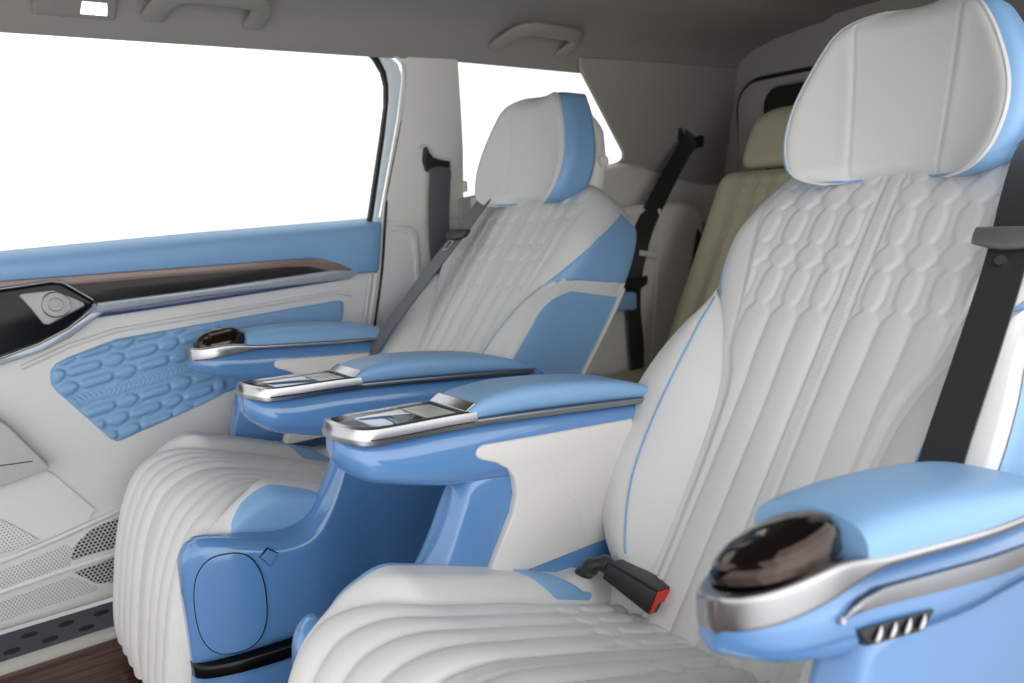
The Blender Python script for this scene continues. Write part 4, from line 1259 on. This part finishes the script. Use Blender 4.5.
# third-row belt
bl = empty('seat_belt', (1.70, 0.58, -0.2), 'black seat belt hanging from the quarter panel, beside the rear bench', 'seat belt')
pa = [(1.895, 0.648, 0.222), (1.885, 0.636, 0.200), (1.835, 0.625, 0.165), (1.685, 0.590, 0.031), (1.600, 0.568, -0.055), (1.560, 0.560, -0.130), (1.543, 0.560, -0.202), (1.552, 0.563, -0.301), (1.562, 0.565, -0.426), (1.566, 0.566, -0.47)]
ribbon('webbing', 'webblack', pa, 0.056, [(0.8, 0, -0.45), (0.8, 0, -0.42), (0.8, -0.1, -0.45), (0.8, -0.15, -0.4), (0.8, -0.15, -0.3), (0.7, -0.3, -0.15), (0.8, -0.2, 0), (0.8, 0.1, 0), (0.8, 0, 0), (0.7, 0.2, 0)], bl)
tongue(bl, (1.545, 0.549, -0.200), (0, 0, -1), (1, 0, 0.12), (0, -1, 0), 1.1, plate=False)
mb = MB(); P = [(1.838, 0.232), (1.846, 0.236), (1.862, 0.212), (1.880, 0.205), (1.905, 0.206), (1.935, 0.216), (1.95, 0.212), (1.945, 0.182), (1.90, 0.172), (1.855, 0.180), (1.838, 0.206)]
mb.prism([Vector((x, 0.638, z)) for x, z in P], [Vector((x, 0.660, z)) for x, z in P]); mb.build('belt_guide', 'black', bl, bevel=0.003)
mb = MB(); mb.box((1.605, 0.552, -0.122), (0.082, 0.006, 0.015), (Vector((1, 0, -0.15)).normalized(), Vector((0, 1, 0)), Vector((0.15, 0, 1)).normalized()))
mb.build('belt_keeper', 'white_plastic', bl, bevel=0.002)
# buckle on the near seat
bk = empty('belt_buckle', (0.69, -0.265, -0.50), 'black seat belt buckle with red button lying on the near seat cushion', 'buckle')
A_ = Vector((0.660, -0.256, -0.457)); B_ = Vector((0.673, -0.327, -0.477)); ax = (B_ - A_).normalized()
sd = Vector((1, 0, -0.35)); sd = (sd - ax * sd.dot(ax)).normalized(); upv = ax.cross(sd); upv = upv if upv.z > 0 else -upv
rings = []
for i in range(9):
    u = i / 8; w = 0.022 + 0.006 * u; t = 0.012 + 0.0045 * u
    c_ = A_.lerp(B_, u)
    rings.append([c_ + sd * a + upv * z for a, z in rrect(w, -t, t, 0.004, 3)])
body = MB().loft(rings).build('body', 'black', bk, sharp=40)
mb = MB()
c_ = B_
R_ = [(-0.025, 0.0145), (0.025, 0.0145), (0.025, -0.004), (0.010, -0.004), (0.008, -0.002), (-0.014, -0.002), (-0.018, -0.014), (-0.025, -0.014)]
mb.prism([c_ + sd * a + upv * z + ax * 0.0025 for a, z in R_], [c_ + sd * a + upv * z - ax * 0.006 for a, z in R_])
mb.build('release_button', 'red', bk, bevel=0.001)['label'] = 'red release button'
pts, _ = spline([A_ + ax * 0.01, A_ - ax * 0.010, A_ + Vector((-0.014, 0.020, 0.003)), A_ + Vector((-0.022, 0.032, -0.008)), A_ + Vector((-0.012, 0.052, -0.035))], 24)
MB().tube(pts, [0.0105 + 0.0022 * math.sin(i * 1.3) for i in range(24)], 10).build('stalk', 'webblack', bk, sharp=80)

# ------------------------------------------------------------------ third-row bench
bn = empty('rear_bench_seat', (1.55, 0.0, -0.775), 'white rear bench seat with dim greenish shade in its colour, behind the captain seats', 'seat')
RO = Vector((1.755, 0, 0.105)); RD = Vector((-0.48, 0, -0.877)); RN = Vector((-0.877, 0, 0.48))


def rear_h(y, s):
    u = (y - 0.19)
    if abs(u) < 0.15 and s > 0.03:
        return cell_height(u, s + 0.02, p=0.046, per=0.14, A=0.008, flute=smooth01((s - 0.24) / 0.05))
    return 0.0


rows = []
ys = [-0.45 + 0.89 * i / 150 for i in range(151)]
for i in range(101):
    s = 0.60 * i / 100; row = []
    e = 1 - min(1, s / 0.05); rec = 0.05 * (1 - math.sqrt(max(0, 1 - e * e)))
    for y in ys:
        ed = min(y + 0.45, 0.44 - y); e2 = 1 - min(1, ed / 0.05); rec2 = 0.05 * (1 - math.sqrt(max(0, 1 - e2 * e2)))
        sh = 0.0
        p = RO + RD * s + RN * (rear_h(y, s) - rec - rec2 - 0.006 * math.exp(-((y - 0.36) / 0.006) ** 2) - 0.012 * math.exp(-(y / 0.006) ** 2)); row.append(Vector((p.x, y, p.z)))
    for y in reversed(ys[::10]):
        p = RO + RD * s - RN * 0.14; row.append(Vector((p.x, y, p.z)))
    rows.append(row)
MB().loft(rows).build('backrest', 'rear', bn, sharp=80)
rings = []
for i in range(31):
    x = 0.99 + 0.60 * i / 30
    e = 1 - min(1, (x - 0.99) / 0.06); dz = 0.06 * (1 - math.sqrt(max(0, 1 - e * e)))
    rings.append([Vector((x, y, z)) for y, z in rrect(0.56, -0.60, -0.430 - dz, 0.04, 5)])
MB().loft(rings).build('cushion', 'rear', bn, sharp=60)
mb = MB(); mb.box((1.35, 0, -0.69), (0.50, 1.0, 0.2)); mb.build('bench_base', 'black', bn, bevel=0.02)
for yc in (0.275, -0.275):
    rings = []
    for i in range(25):
        v = i / 24; z = 0.092 + 0.158 * v
        w = 0.125 * (1 - 0.25 * v ** 3) * (0.80 + 0.2 * math.sqrt(max(0, 1 - (1 - min(1, v / 0.15)) ** 2))) * (0.55 + 0.45 * math.sqrt(max(0, 1 - max(0, (v - 0.78) / 0.22) ** 2)))
        d = 0.05 * (0.55 + 0.45 * math.sqrt(max(0, 1 - (2 * v - 1) ** 4)))
        xc = 1.83 + 0.35 * (z - 0.09)
        rings.append([Vector((xc + q, yc + a, z)) for a, q in rrect(w, -d, d, 0.035, 6)])
    hd = MB().loft(rings).build('headrest', 'rear', bn, sharp=60)
    for sg in (1, -1):
        MB().tube([Vector((1.84, yc + sg * 0.05, 0.13)), Vector((1.81, yc + sg * 0.05, 0.05))], 0.006, 10).build('post', 'black', hd)
# small blue armrest tray moulded into the side trim of the third row
mb = MB(); P = [(1.34, -0.205), (1.50, -0.215), (1.50, -0.262), (1.34, -0.255)]
mb.prism([Vector((x, 0.50, z)) for x, z in P], [Vector((x, 0.60, z)) for x, z in P])
tag(mb.build('side_tray', 'blue', bevel=0.008), 'small blue side tray on the wheel-arch trim behind the far seat', 'tray')
